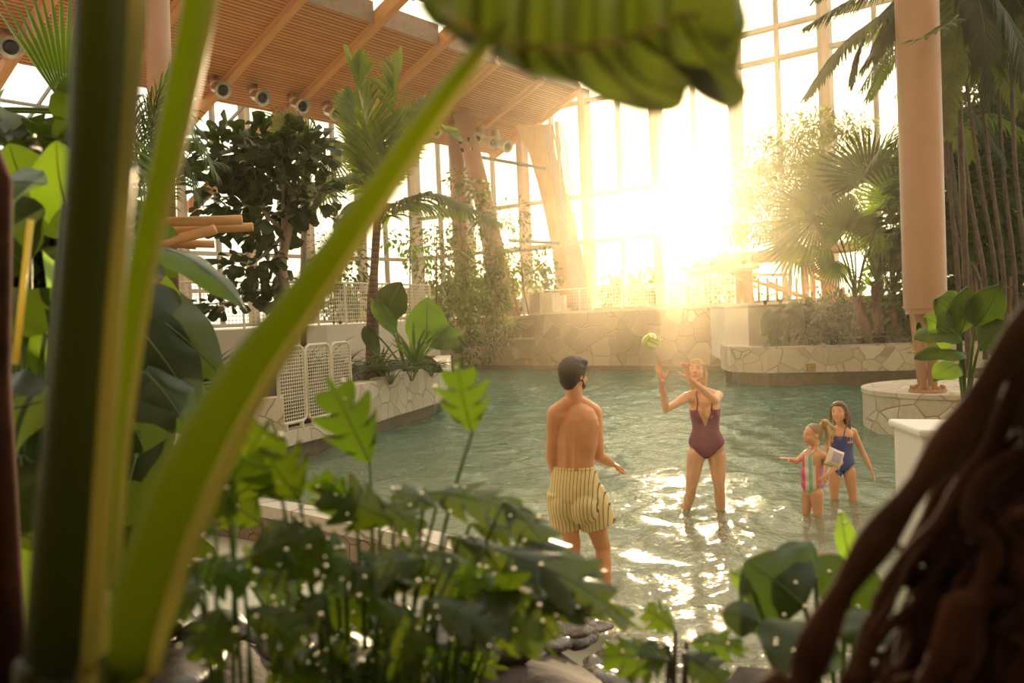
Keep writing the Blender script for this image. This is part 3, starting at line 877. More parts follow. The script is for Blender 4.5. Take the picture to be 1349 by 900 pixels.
plog('purlin', P(1030, 339, 24.8), P(1163, 321, 24.2), .11); plog('purlin', P(940, 341, 27.6), P(1110, 326, 27.2), .11)
plog('purlin', P(908, 358, 24.9), P(1000, 350, 24.7), .11)
for k in range(13):
    t = k / 12; x = 915 + 215 * t; y = 349 - 25 * t
    plog('rafter', P(x - 12, y + 1, 24.5), P(x + 16, y - 8, 28.2), .075, .03)
plog('brace', P(984, 372, 25), P(955, 353, 25.2), .06); plog('brace', P(1085, 365, 24.4), P(1060, 338, 24.6), .07)
# long crooked branch across the front
pts = [P(1035, 338, 24.2), P(1058, 352, 24.2), P(1075, 366, 24.1), P(1096, 374, 24.1), P(1118, 396, 24.0)]
MB().tube(smooth_path(pts, 4), .06, 8).build('branch', M['log'], root, smooth=True)
# log stair rail behind
root = empty('stair_rail', P(1050, 405, 29), 0, 'orange log stair railing seen between the pergola posts', 'railing'); root.location.z = 1.86
for (x0, y0, x1, y1, r) in ((985, 368, 1060, 392, .06), (1010, 372, 1075, 398, .07), (1000, 362, 1040, 362, .05), (1058, 380, 1078, 378, .05), (1088, 384, 1120, 404, .06)):
    pts = logpts(P(x0, y0, 28.8), P(x1, y1, 28.2), .02); MB().tube(pts, r, 8).build('rail', M['log'], root, smooth=True)
for x_ in (1000, 1012, 1024, 1037, 1050, 1098, 1112, 1124):
    b = P(x_, 402, 28.6); b.z = 1.86; MB().tube([b, P(x_ - 1, 366 if x_ < 1060 else 378, 28.6)], .045, 8).build('baluster', M['log'], root)
root = empty('log_canopy', P(225, 310, 10.4), 0, 'ends of peeled orange logs of a canopy jutting out beside the round column', 'canopy')
for (x0, y0, x1, y1, D0, D1, r) in ((120, 296, 319, 290, 10.2, 10.4, .060), (120, 309, 333, 299, 10.4, 10.7, .055), (150, 315, 283, 322, 10.9, 11.2, .052), (140, 322, 258, 323, 11.1, 11.3, .05), (212, 322, 284, 302, 9.9, 10.0, .058), (110, 303, 270, 305, 10.9, 10.9, .05)):
    pts = logpts(P(x0, y0, D0), P(x1, y1, D1), .012); MB().tube(pts, r, 12).build('log', M['log'], root, smooth=True)
p = P(150, 315, 11.4); MB().tube([(p.x, p.y, .80), (p.x, p.y, p.z)], .12, 12).build('post', M['log'], root, smooth=True)
p = P(120, 315, 10.4); MB().tube([(p.x, p.y, .80), (p.x, p.y, p.z)], .10, 12).build('post', M['log'], root, smooth=True)

# ================================================================ AIR NOZZLES UNDER THE ROOF
def ceil_depth(px, py):
    r = ray(px, py); n = Vector((0, 0, 1)) - Vector((EF.x, EF.y, 0)) * (-.425)
    p0 = UV(0, 19.1, 11.0); return ((p0 - CAMPOS).dot(n) / r.dot(n)) * r.y
def nozzle(loc, label, s=1.0, face=None):
    root = empty('air_nozzle', loc, 0, label, 'nozzle')
    f = (face or Vector((.62, -.70, -.38))).normalized(); Mx = f.to_track_quat('Z', 'Y').to_matrix()
    q = Vector(loc)
    body = MB(); body.lathe([(.17 * s, -.75 * s), (.2 * s, -.70 * s), (.2 * s, -.14 * s), (.22 * s, -.06 * s)], q, 24, Mx); body.build('body', M['steel'], root, smooth=False)
    fl = MB(); b = []
    prof = [(.30, -.04), (.31, 0), (.29, .035), (.20, .02), (.14, -.05)]
    fl.lathe([(r_ * s, z_ * s) for r_, z_ in prof], q, 28, Mx); fl.build('flange', M['steel'], root)
    op = MB(); op.lathe([(.15 * s, -.03 * s), (.14 * s, .024 * s)], q, 20, Mx); op.build('opening', M['black'], root)
    el = MB(); top = q - f * .62 * s; el.tube([top, top - f * .12 * s + Vector((-.05, .05, .18 * s)), top - f * .12 * s + Vector((-.08, .08, .62 * s))], [.20 * s, .2 * s, .18 * s], 16); el.build('duct_elbow', M['steel'], root, smooth=True)
nz = [(14, 62, 'air nozzle at the far left end of the roof, left of the fan palm'), (294, 119, 'first silver air nozzle right of the pale stalk under the roof'), (346, 129, 'silver air nozzle just left of the long ceiling joint'), (399, 140, 'silver air nozzle just right of the long ceiling joint'), (443, 150, 'silver air nozzle close to the coconut palm fronds, left side'), (575, 174, 'silver air nozzle left of the leaning columns'), (629, 183, 'silver air nozzle touching the right side of the pierced column'), (650, 188, 'silver air nozzle at the roof corner, second from its end'), (669, 193, 'last silver air nozzle at the roof corner beside the timber pier')]
for (px, py, lab) in nz:
    D = ceil_depth(px - 20, py - 8); D = min(D, 34)
    nozzle(P(px, py, D - .7), lab, .84 if px > 20 else .9)
# ================================================================ PEOPLE
class Blob:
    """closed lumps that a voxel remesh fuses into one skin"""
    def __init__(s): s.mb = MB()
    def cap(s, a, b, ra, rb, n=14, squash=1, side=None):
        a, b = Vector(a), Vector(b); d = (b - a); L = d.length
        if L < 1e-6: return s.ell(a, (ra, ra, ra))
        dn = d / L; pts = []; rr = []
        for k in range(4, 0, -1):
            q = (pi / 2) * k / 4.3; pts.append(a - dn * ra * sin(q)); rr.append(ra * cos(q))
        pts.append(a); rr.append(ra)
        for t in (.33, .66): pts.append(a + d * t); rr.append(ra + (rb - ra) * t)
        pts.append(b); rr.append(rb)
        for k in range(1, 5):
            q = (pi / 2) * k / 4.3; pts.append(b + dn * rb * sin(q)); rr.append(rb * cos(q))
        s.mb.tube(pts, rr, n); return s
    def chain(s, pts, rad):
        for i in range(len(pts) - 1): s.cap(pts[i], pts[i + 1], rad[i], rad[i + 1])
        return s
    def ell(s, c, r, rot=None, n=16):
        c = Vector(c); Mx = rot if rot is not None else Matrix.Identity(3)
        rows = []
        for i in range(1, n):
            th = pi * i / n
            rows.append([c + Mx @ Vector((r[0] * sin(th) * cos(2 * pi * k / 20), r[1] * sin(th) * sin(2 * pi * k / 20), r[2] * cos(th))) for k in range(20)])
        s.mb.grid(rows, closed=True)
        b = len(s.mb.v) - len(rows) * 20
        s.mb.f.append(tuple(b + k for k in range(20))); s.mb.mi.append(0)
        e = len(s.mb.v) - 20
        s.mb.f.append(tuple(e + k for k in reversed(range(20)))); s.mb.mi.append(0)
        return s
    def loft(s, secs, n=24):
        """secs: (centre, side vector*halfwidth, front vector*halfdepth)"""
        rows = []
        for c, a, b in secs:
            rows.append([Vector(c) + a * cos(2 * pi * k / n) + b * sin(2 * pi * k / n) for k in range(n)])
        s.mb.grid(rows, closed=True); bb = len(s.mb.v) - len(rows) * n
        s.mb.f.append(tuple(bb + k for k in reversed(range(n)))); s.mb.mi.append(0)
        e = len(s.mb.v) - n; s.mb.f.append(tuple(e + k for k in range(n))); s.mb.mi.append(0)
        return s
    def skin(s, name, mat, parent, voxel=.007, smooth=4):
        o = s.mb.build(name + '_raw', mat, parent)
        r = o.modifiers.new('r', 'REMESH'); r.mode = 'VOXEL'; r.voxel_size = voxel; r.use_smooth_shade = True
        m = o.modifiers.new('s', 'SMOOTH'); m.factor = .5; m.iterations = smooth
        bpy.context.view_layer.update()
        dg = bpy.context.evaluated_depsgraph_get()
        me = bpy.data.meshes.new_from_object(o.evaluated_get(dg)); me.name = name
        if not me.materials: me.materials.append(mat)
        bpy.data.objects.remove(o)
        o = bpy.data.objects.new(name, me); C.objects.link(o); o.parent = parent
        return o

def skin_mat(name, c1, c2):
    m = Mat(name); co = m.coord(); f = m.noise(co, 9, 4)
    col = m.ramp(f, [(.3, c1), (.7, c2)])
    b = m.bsdf(col, .42, 0, m.bump(m.noise(co, 60, 3), .06, .004), spec=.45)
    b.inputs['Subsurface Weight'].default_value = .12; b.inputs['Subsurface Radius'].default_value = (.03, .012, .006); b.inputs['Subsurface Scale'].default_value = .5
    return m.done(b)
M['skin_m'] = skin_mat('warm skin', (.74, .33, .145), (.82, .40, .185))
M['skin_w'] = skin_mat('fair skin', (.76, .42, .24), (.84, .49, .29))
M['skin_g'] = skin_mat('light warm skin', (.72, .37, .20), (.80, .44, .25))
def hair_mat(name, a, b):
    m = Mat(name); co = m.coord((14, 14, 2)); f = m.noise(co, 3, 5, .65)
    return m.done(m.bsdf(m.ramp(f, [(.3, a), (.7, b)]), .55, 0, m.bump(m.noise(m.coord((40, 40, 4)), 3, 3), .5, .006)))
M['hair_dark'] = hair_mat('dark brown hair', (.022, .010, .006), (.06, .026, .013))
M['hair_blond'] = hair_mat('blond hair', (.40, .26, .12), (.66, .48, .25))
M['hair_brown'] = hair_mat('brown hair', (.12, .06, .03), (.24, .13, .07))
M['hair_light'] = hair_mat('light brown hair', (.22, .12, .06), (.42, .26, .13))
M['lip'] = plain('lips', (.50, .17, .12), .4, bump=0)
M['eyewhite'] = plain('eye white', (.75, .70, .65), .2, bump=0)
M['iris'] = plain('dark iris', (.05, .03, .02), .15, bump=0)
M['teeth'] = plain('teeth', (.85, .80, .72), .25, bump=0)

def hand(bl, w, d, nrm, side, L, curl=.3, spread=.18, thumb=.9):
    """w wrist, d direction of the fingers, nrm palm normal (the way the palm faces), side +1/-1 = which side the thumb leaves"""
    d = d.normalized(); nrm = (nrm - d * nrm.dot(d)).normalized(); t = d.cross(nrm).normalized() * side
    pl = L * .50; r = L * .052
    k0 = [(.30, .0), (.10, .02), (-.10, .01), (-.29, -.03)]
    for i, (sx, dz) in enumerate(k0):
        kn = w + d * (pl * (1 + dz)) + t * (L * .42 * sx)
        bl.cap(w + t * (L * .28 * sx) + d * (.08 * L), kn, r * 1.35, r * 1.25, 10)
    bl.cap(w + d * .14 * L + t * .08 * L, w + d * pl * .9 + t * .10 * L, r * 1.5, r * 1.2, 10)
    bl.cap(w + d * .14 * L - t * .08 * L, w + d * pl * .9 - t * .08 * L, r * 1.5, r * 1.2, 10)
    lens = (.46, .52, .48, .38)
    for i, (sx, dz) in enumerate(k0):
        kn = w + d * (pl * (1 + dz)) + t * (L * .42 * sx)
        dd_ = (d + t * (sx * 2.2 * spread)).normalized(); p = kn; c = curl * (.6 + .15 * i)
        for j, fr in enumerate((.45, .31, .24)):
            dd_ = (dd_ * cos(c) + nrm * sin(c)).normalized() if j else (dd_ * cos(c * .7) + nrm * sin(c * .7)).normalized()
            q = p + dd_ * (L * lens[i] * fr); bl.cap(p, q, r * (1.0 - .08 * j), r * (.92 - .1 * j), 8); p = q
    tb = w + d * (.12 * L) + t * (.12 * L); td = (d * .55 + t * thumb + nrm * .25).normalized()
    p = tb; q = p + td * (.24 * L); bl.cap(p, q, r * 1.5, r * 1.15, 8)
    td2 = (td + d * .5).normalized(); p = q; q = p + td2 * (.17 * L); bl.cap(p, q, r * 1.15, r, 8)
    bl.cap(q, q + (td2 + d * .3).normalized() * (.13 * L), r, r * .8, 8)

def foot(bl, an, d, L, r):
    d = Vector((d.x, d.y, 0)).normalized(); z0 = an.z
    heel = an - d * .22 * L - Vector((0, 0, z0 * 0)); base = Vector((0, 0, -(FOOTZ - r * .55)))
    gz = FLOORZ
    h = Vector((an.x, an.y, gz + r * .8)) - d * .18 * L; b = Vector((an.x, an.y, gz + r * .6)) + d * .50 * L; tt = Vector((an.x, an.y, gz + r * .42)) + d * .70 * L
    bl.cap(h, b, r * .85, r * .7); bl.cap(an, h, r * .9, r * .85); bl.cap(an, b, r * .85, r * .6)
    sd = Vector((-d.y, d.x, 0))
    for k in (-.6, -.2, .2, .6): bl.cap(b + sd * r * k, tt + sd * r * k * 1.3, r * .45, r * .32, 8)
FLOORZ = -.30; FOOTZ = .05

def head(bl, c, f, up, s, female=False, child=False):
    """c head centre, f face direction, s head height"""
    f = f.normalized(); up = (up - f * up.dot(f)).normalized(); sd = f.cross(up).normalized()   # sd: the person's right
    Mx = Matrix((sd, f, up)).transposed()
    def pt(x, y, z): return c + Mx @ Vector((x * s, y * s, z * s))
    bl.ell(pt(0, -.05, .10), (.325 * s, .39 * s, .38 * s), Mx)
    bl.ell(pt(0, .10, -.10), (.27 * s, .29 * s, .36 * s), Mx)
    jw = .20 if not child else .20
    bl.cap(pt(-jw, .02, -.24), pt(0, .26, -.40), .085 * s, .085 * s); bl.cap(pt(jw, .02, -.24), pt(0, .26, -.40), .085 * s, .085 * s)
    bl.ell(pt(0, .27, -.41), (.09 * s, .08 * s, .07 * s), Mx)
    for q in (-1, 1):
        bl.ell(pt(q * .15, .24, -.13), (.10 * s, .10 * s, .10 * s), Mx)         # cheeks
        bl.cap(pt(q * .05, .345, .09), pt(q * .20, .28, .08), .035 * s, .03 * s, 8)   # brow
        bl.ell(pt(q * .335, -.04, -.04), (.03 * s, .07 * s, .11 * s), Mx)       # ears
        bl.cap(pt(q * .30, -.02, .0), pt(q * .36, -.06, .05), .03 * s, .025 * s, 8)
    bl.cap(pt(0, .36, .05), pt(0, .43 if not child else .40, -.11), .032 * s, .05 * s, 8)
    bl.cap(pt(-.045, .375, -.13), pt(.045, .375, -.13), .035 * s, .035 * s, 8)
    bl.cap(pt(-.07, .335, -.245), pt(.07, .335, -.245), .03 * s, .03 * s, 8)
    bl.cap(pt(-.06, .325, -.29), pt(.06, .325, -.29), .032 * s, .032 * s, 8)
    return pt, Mx

def face_parts(root, pt, s, Mx, smile=True, brow_mat='hair_dark'):
    for q in (-1, 1):
        b = Blob(); b.ell(pt(q * .135, .315, .03), (.052 * s, .03 * s, .028 * s), Mx, 8); e = b.mb.build('eye', M['eyewhite'], root, smooth=True)
        b = Blob(); b.ell(pt(q * .135, .338, .03), (.024 * s, .012 * s, .024 * s), Mx, 8); b.mb.build('iris', M['iris'], e, smooth=True)
        MB().tube([pt(q * .06, .375, .115), pt(q * .14, .365, .135), pt(q * .22, .31, .115)], [.008 * s, .013 * s, .006 * s], 6).build('eyebrow', M[brow_mat], root, smooth=True)
    w = .105 if smile else .07
    up_ = .025 if smile else 0
    pts = [pt(-w, .318, -.255 + up_), pt(-w * .5, .355, -.272), pt(0, .365, -.278), pt(w * .5, .355, -.272), pt(w, .318, -.255 + up_)]
    MB().tube(pts, [.008 * s, .018 * s, .02 * s, .018 * s, .008 * s], 8).build('lips', M['lip'], root, smooth=True)
    if smile:
        pts = [pt(-w * .7, .345, -.262), pt(0, .372, -.272), pt(w * .7, .345, -.262)]
        MB().tube(pts, [.005 * s, .013 * s, .005 * s], 8).build('teeth', M['teeth'], root, smooth=True)

def torso(bl, hipc, neck, sd, fw, shw, chest, waist, hipw, dep=.62):
    """lofted trunk from the crotch to the base of the neck"""
    ax = neck - hipc
    T = ((-.16, hipw * .62, .80), (-.08, hipw * .92, .98), (.02, hipw, 1.05), (.14, hipw * .94, 1.0), (.30, waist, .92), (.42, waist * .99, .90), (.56, chest * .94, 1.0), (.72, chest, 1.05), (.84, chest * .98, .98), (.93, chest * .80, .78), (1.0, chest * .42, .60))
    secs = []
    for t, w, dd_ in T: secs.append((hipc + ax * t, sd * w, fw * (hipw * dep * dd_)))
    bl.loft(secs)

def leg(bl, hip, knee, an, r0, r1, r2, fd, fl):
    bl.chain([hip, hip + (knee - hip) * .5, knee], [r0, (r0 + r1) * .52, r1])
    back = -fd.normalized() * r1 * .25
    bl.chain([knee, knee + (an - knee) * .3 + back, knee + (an - knee) * .65 + back * .4, an], [r1 * .95, r1 * 1.02, r1 * .72, r2])
    foot(bl, an, fd, fl, r2 * 1.15)
def arm(bl, sh, el, wr, r0, r1, r2, chest_pt):
    bl.cap(chest_pt, sh, r0 * 1.15, r0 * 1.1)
    bl.chain([sh, sh + (el - sh) * .45, el], [r0 * 1.12, r0 * .92, r1])
    bl.chain([el, el + (wr - el) * .3, wr], [r1 * .98, r1 * 1.04, r2])

def seg_dist(Pn, a, b):
    a = np.array(a); b = np.array(b); ab = b - a; t = np.clip(((Pn - a) @ ab) / (ab @ ab), 0, 1)
    return np.linalg.norm(Pn - (a + t[:, None] * ab), axis=1)
def garment(body, root, name, mat, pred, off=.006):
    """cloth that follows the body: the faces where pred(world points) holds, lifted off the skin"""
    me = body.data; n = len(me.vertices); co = np.empty(n * 3); me.vertices.foreach_get('co', co); co = co.reshape(-1, 3)
    no = np.empty(n * 3); me.vertices.foreach_get('normal', no); no = no.reshape(-1, 3)
    wm = np.array(worldmat(root)); wc = co @ wm[:3, :3].T + wm[:3, 3]
    keep = pred(wc)
    fs = [tuple(p.vertices) for p in me.polygons if all(keep[v] for v in p.vertices)]
    used = sorted({v for f in fs for v in f}); mp_ = {v: i for i, v in enumerate(used)}
    nc = co + no * off
    m2 = bpy.data.meshes.new(name); m2.from_pydata([tuple(nc[v]) for v in used], [], [tuple(mp_[v] for v in f) for f in fs])
    m2.materials.append(mat); m2.polygons.foreach_set('use_smooth', [True] * len(m2.polygons)); m2.update()
    o = bpy.data.objects.new(name, m2); C.objects.link(o); o.parent = root
    sm = o.modifiers.new('s', 'SMOOTH'); sm.factor = .5; sm.iterations = 5
    so = o.modifiers.new('t', 'SOLIDIFY'); so.thickness = .003; so.offset = -1
    return o
def smooth_hair(bl, root, mat, vox=.009, name='hair'): return bl.skin(name, mat, root, vox, 3)
Zv = Vector((0, 0, 1))
def strap(body, root, garm, pts, r, mat, name='strap'):
    wm = worldmat(root); inv = wm.inverted(); out = []
    for p in smooth_path(pts, 5):
        ok, loc, nor, _ = body.closest_point_on_mesh(inv @ Vector(p))
        out.append(wm @ (loc + nor * r * .5))
    for _k in range(6): out = [out[0]] + [(out[i - 1] + out[i] * 2 + out[i + 1]) / 4 for i in range(1, len(out) - 1)] + [out[-1]]
    o = MB().tube(out, r, 7).build(name, mat, garm, smooth=True)

# ---------------------------------------------------------------- the man
def J(D): return lambda px, py, dy=0: P(px, py, D + dy)
m_ = J(5.95)
hipc = m_(758, 655); neck = m_(757, 532)
root = empty('person', (m_(772, 800).x, 5.95, FLOORZ), 0, 'man seen from behind in yellow striped swim shorts, standing shin-deep in the pool', 'person')
fw = (Vector((.42, 1, 0))).normalized(); sd = fw.cross(Zv).normalized()
bl = Blob()
torso(bl, hipc, neck, sd, fw, .2, .172, .140, .158, .66)
bl.ell(hipc - fw * .05 + sd * .07 - Zv * .05, (.085, .09, .10)); bl.ell(hipc - fw * .05 - sd * .07 - Zv * .05, (.085, .09, .10))
shL, shR = m_(731, 546, -.03), m_(783, 545, .05)
chestp = hipc + (neck - hipc) * .84
for sh, sg in ((shL, -1), (shR, 1)):
    bl.cap(neck + Zv * .035 - fw * .01, sh + Zv * .01, .052, .055)                  # trapezius
    bl.ell(chestp - fw * .040 + sd * sg * .080 - Zv * .03, (.072, .050, .10))     # shoulder blades
    bl.cap(chestp + sd * sg * .13 - Zv * .05, hipc + (neck - hipc) * .5 + sd * sg * .095, .048, .042)   # lats
    bl.cap(hipc - fw * .062 + sd * sg * .032 + Zv * .05, chestp - fw * .075 + sd * sg * .03 - Zv * .1, .034, .036)
elL, wrL = m_(726, 603, .02), m_(738, 640, .22)
elR, wrR = m_(789, 601, .02), m_(805, 611, .20)
arm(bl, shL, elL, wrL, .052, .040, .027, chestp); arm(bl, shR, elR, wrR, .052, .040, .027, chestp)
hand(bl, wrL, (fw - Zv * .6), sd, -1, .185, .35, .12, .6)
hand(bl, wrR, (Vector((.75, .9, -.42))), -sd * .4 - Zv, -1, .185, .45, .14, .6)
hf = m_(757, 494) ; fdir = Vector((.92, .72, -.02)); 
bl.cap(neck - Zv * .03, hf - Zv * .06 - fdir.normalized() * .02, .064, .058)
pt, Mx = head(bl, hf, fdir, Zv, .232)
fl_ = (m_(751, 712), m_(750, 800)); fr_ = (m_(795, 716, .02), m_(802, 806, -.02))
leg(bl, m_(742, 665), m_(755, 720, .02), m_(750, 806, 0), .088, .055, .039, fw, .27)
leg(bl, m_(776, 665), m_(794, 722, .05), m_(801, 806, -.04), .088, .056, .040, Vector((.6, 1, 0)), .27)
body = bl.skin('body', M['skin_m'], root, .0062, 4)
face_parts(root, pt, .232, Mx, False)
hb = Blob(); s = .232
hb.ell(pt(0, -.10, .13), (.39 * s, .46 * s, .44 * s), Mx); hb.ell(pt(0, .12, .36), (.32 * s, .34 * s, .20 * s), Mx)
hb.ell(pt(0, -.24, -.09), (.33 * s, .27 * s, .34 * s), Mx); hb.ell(pt(0, -.26, -.28), (.24 * s, .17 * s, .17 * s), Mx)
hb.cap(pt(.33, .03, .14), pt(.33, .04, -.02), .045 * s, .03 * s); hb.cap(pt(-.33, .03, .14), pt(-.33, .04, -.02), .045 * s, .03 * s)
rs = random.Random(2)
for k in range(46):
    a = rs.uniform(0, 2 * pi); e = rs.uniform(.1, 1.4); d = Vector((cos(a) * cos(e), sin(a) * cos(e), sin(e)))
    if d.y > .3 and d.z < .5: continue
    q = pt(d.x * .34, -.09 + d.y * .41, .15 + d.z * .38); hb.cap(q, q + Mx @ Vector((d.x * .02, .025 + d.y * .01, .012)) - Zv * .012, .016, .008, 8)
smooth_hair(hb, root, M['hair_dark'], .0065)
bb = Blob()
for q in (-1, 1): bb.cap(pt(q * .25, .06, -.16), pt(q * .21, .14, -.30), .045 * s, .06 * s); bb.cap(pt(q * .21, .14, -.30), pt(0, .31, -.41), .06 * s, .07 * s)
bb.cap(pt(-.10, .335, -.19), pt(.10, .335, -.19), .022 * s, .022 * s); bb.cap(pt(-.08, .33, -.36), pt(.08, .33, -.36), .05 * s, .05 * s)
smooth_hair(bb, root, M['hair_dark'], .0055, 'beard')
# swim shorts
sm = Mat('yellow striped swim cloth'); co = sm.coord()
sp = sm.n('ShaderNodeSeparateXYZ'); sm.l(co, sp.inputs[0])
xx = sm.math('ADD', sp.outputs[0], sm.math('MULTIPLY', sp.outputs[1], -.42))
ws = sm.math('FRACT', sm.math('MULTIPLY', xx, 38))
st = sm.ramp(ws, [(0, (.86, .68, .30)), (.68, (.86, .68, .30)), (.73, (.13, .08, .03)), (.84, (.13, .08, .03)), (.90, (.86, .68, .30))])
M['shorts'] = sm.done(sm.bsdf(st, .75, 0, sm.bump(sm.noise(sm.coord((9, 9, 2)), 4, 3), .5, .02)))
sb = Blob()
wz = m_(757, 612); 
ax = (neck - hipc).normalized()
secs = []
for t, w, dpt in ((.118, .150, .100), (.10, .155, .106), (.05, .172, .130), (-.01, .186, .150), (-.08, .196, .160), (-.13, .185, .145), (-.16, .165, .12)):
    secs.append((hipc + Vector((0, 0, t + .09)), sd * w, fw * dpt))
sb.loft(secs)
for (hx, hy, kx, ky, r0, r1) in ((741, 650, 747, 693, .112, .104), (775, 650, 787, 689, .118, .122)):
    a, b = m_(hx, hy, 0), m_(kx, ky, .02)
    dn = (b - a).normalized(); s1, u1 = frame_from(dn)
    sb.loft([(a - dn * .02, s1 * r0 * .92, u1 * r0 * 1.02), (a + (b - a) * .4, s1 * (r0 + .004), u1 * (r0 + .012)), (b, s1 * r1, u1 * r1 * 1.08), (b + dn * .015, s1 * r1, u1 * r1 * 1.08)])
for sg in (-1, 1): sb.ell(hipc - fw * .045 + sd * sg * .07 - Zv * .05, (.112, .125, .13))
so = sb.skin('swim_shorts', M['shorts'], root, .007, 3)
wb = Blob(); wb.loft([(hipc + Vector((0, 0, .193)), sd * .152, fw * .102), (hipc + Vector((0, 0, .22)), sd * .149, fw * .100)]); wb.mb.build('waistband', M['shorts'], root, smooth=True)

# ---------------------------------------------------------------- the woman
w_ = J(7.9)
hipc = w_(931, 588); neck = w_(927, 517)
root = empty('person', (w_(928, 690).x, 7.9, FLOORZ), 0, 'blond woman in a plum swimsuit, both hands raised to catch the ball', 'person')
fw = Vector((-.28, -1, 0)).normalized(); sd = fw.cross(Zv).normalized()
bl = Blob()
torso(bl, hipc, neck, sd, fw, .17, .140, .120, .163, .62)
chestp = hipc + (neck - hipc) * .82
for sg in (-1, 1):
    bl.ell(hipc + (neck - hipc) * .64 + fw * .085 + sd * sg * .062, (.062, .055, .062))
    bl.ell(hipc - fw * .05 + sd * sg * .07 - Zv * .06, (.085, .085, .10))
shR, shL = w_(904, 523, -.02), w_(946, 521, .02)
for sh in (shR, shL): bl.cap(neck + Zv * .02, sh, .038, .042)
elR, wrR = w_(877, 540, -.16), w_(872, 503, -.30)
elL, wrL = w_(943, 529, -.20), w_(909, 499, -.34)
arm(bl, shR, elR, wrR, .042, .034, .023, chestp); arm(bl, shL, elL, wrL, .042, .034, .023, chestp)
ballp = P(857, 450, 7.3)
hand(bl, wrR, Vector((-.22, -.1, 1)), Vector((.3, -1, .2)), 1, .175, .16, .34, 1.0)
hand(bl, wrL, Vector((-.30, -.15, 1)), Vector((-.7, -.8, .1)), -1, .175, .22, .30, .8)
hf = w_(918, 489, -.04); fdir = Vector((-.42, -1, .34)); s = .222
bl.cap(neck - Zv * .03, hf - Zv * .07 + Vector((0, .035, 0)), .050, .048)
pt, Mx = head(bl, hf, fdir, Zv, s, True)
leg(bl, w_(917, 600), w_(911, 640, .02), w_(900, 688, .10), .084, .052, .036, Vector((-.7, -.7, 0)), .24)
leg(bl, w_(944, 600), w_(948, 642, -.03), w_(952, 697, 0), .084, .052, .036, Vector((.1, -1, 0)), .24)
body = bl.skin('body', M['skin_w'], root, .006, 4)
face_parts(root, pt, s, Mx, True, 'hair_light')
M['suit_plum'] = plain('plum swimsuit cloth', (.22, .055, .10), .55, var=.1, scale=5)
ns = [np.array(v) for v in (neck, chestp, hipc)]
hz0 = hipc.z; lift = (neck.z - hipc.z)
cen = np.array(hipc); fwn = np.array(fw); sdn = np.array(sd)
armsegs = [(shR, elR, .058), (shL, elL, .058), (elR, wrR, .055), (elL, wrL, .055)]
def pred(wc):
    z = (wc[:, 2] - hz0) / lift; x = (wc - cen) @ sdn; f = (wc - cen) @ fwn; ax_ = np.abs(x)
    # tilt of the trunk
    k = (z > -.26) & (z < .80)
    leg_line = -.26 + ax_ * 1.75 / lift * .55
    k &= z > leg_line
    vneck = .40 + ax_ * 5.2 * 1.0
    k &= ~((f > 0) & (z > vneck) & (z > .40) & (ax_ < .075))
    k &= ~((z > .70) & (ax_ > .095)); k &= ~((z > .62) & (f < 0))
    k &= ~((f > 0) & (z > .70 + (ax_ - .075) * 1.2) & (ax_ >= .075))
    k &= z < .76
    for a, b, r in armsegs:
        k &= ~((seg_dist(wc, a, b) < r) & (z > .25))
    k &= np.abs(x) < .24
    return k
gm = garment(body, root, 'swimsuit', M['suit_plum'], pred, .006)
def T_(z, x, f, hc=None, nk=None): return hipc + (neck - hipc) * z + sd * x + fw * f
for sg in (-1, 1): strap(body, root, gm, [T_(.70, sg * .066, .16), T_(.86, sg * .060, .14), T_(1.0, sg * .052, .10), T_(1.06, sg * .050, .0), T_(.98, sg * .045, -.10), T_(.80, sg * .03, -.14), T_(.60, sg * .02, -.14)], .006, M['suit_plum'])
hb = Blob()
hb.ell(pt(0, -.09, .13), (.350 * s, .41 * s, .405 * s), Mx); hb.ell(pt(0, .06, .36), (.27 * s, .27 * s, .15 * s), Mx)
for q in (-1, 1):
    hb.chain([pt(q * .28, .12, .28), pt(q * .345, -.02, .05), pt(q * .34, -.10, -.2), pt(q * .27, -.20, -.48)], [.07 * s, .07 * s, .10 * s, .09 * s])
dwn = Vector((0, .0, -1))
for k in range(9):
    a = -.3 + .6 * k / 8; q = pt(a, -.36 + .35 * abs(a), -.02); e = q + Vector((.0, .0, -1)) * s * (.72 + .06 * sin(k * 2.3)) + Mx @ Vector((0, -.01, 0)); hb.chain([q, (q + e) / 2 + Vector((0, .02, 0)), e], [.12 * s, .10 * s, .045 * s])
smooth_hair(hb, root, M['hair_blond'], .007)

# ---------------------------------------------------------------- older girl
g_ = J(8.1)
hipc = g_(1109, 611); neck = g_(1109, 563)
root = empty('person', (g_(1110, 680).x, 8.1, FLOORZ), 0, 'older girl with long brown hair in a blue swimsuit, wading behind the smaller girl', 'person')
fw = Vector((-.62, -1, 0)).normalized(); sd = fw.cross(Zv).normalized()
bl = Blob()
torso(bl, hipc, neck, sd, fw, .12, .104, .094, .112, .68)
chestp = hipc + (neck - hipc) * .82
shR, shL = g_(1094, 569, .0), g_(1124, 569, .02)
for sh in (shR, shL): bl.cap(neck + Zv * .01, sh, .03, .034)
elR, wrR = g_(1088, 596, .0), g_(1086, 620, -.06)
elL, wrL = g_(1137, 597, .02), g_(1147, 618, -.02)
arm(bl, shR, elR, wrR, .033, .026, .019, chestp); arm(bl, shL, elL, wrL, .033, .026, .019, chestp)
hand(bl, wrL, Vector((.35, -.1, -1)), Vector((-.6, .3, 0)), 1, .13, .15, .22, .7); hand(bl, wrR, Vector((-.2, -.3, -1)), Vector((.6, .3, 0)), -1, .13, .2, .15)
hf = g_(1105, 543, -.02); fdir = Vector((-.62, -.85, .10)); s = .205
bl.cap(neck - Zv * .03, hf - Zv * .06 + Vector((.01, .03, 0)), .038, .036)
pt, Mx = head(bl, hf, fdir, Zv, s, True, True)
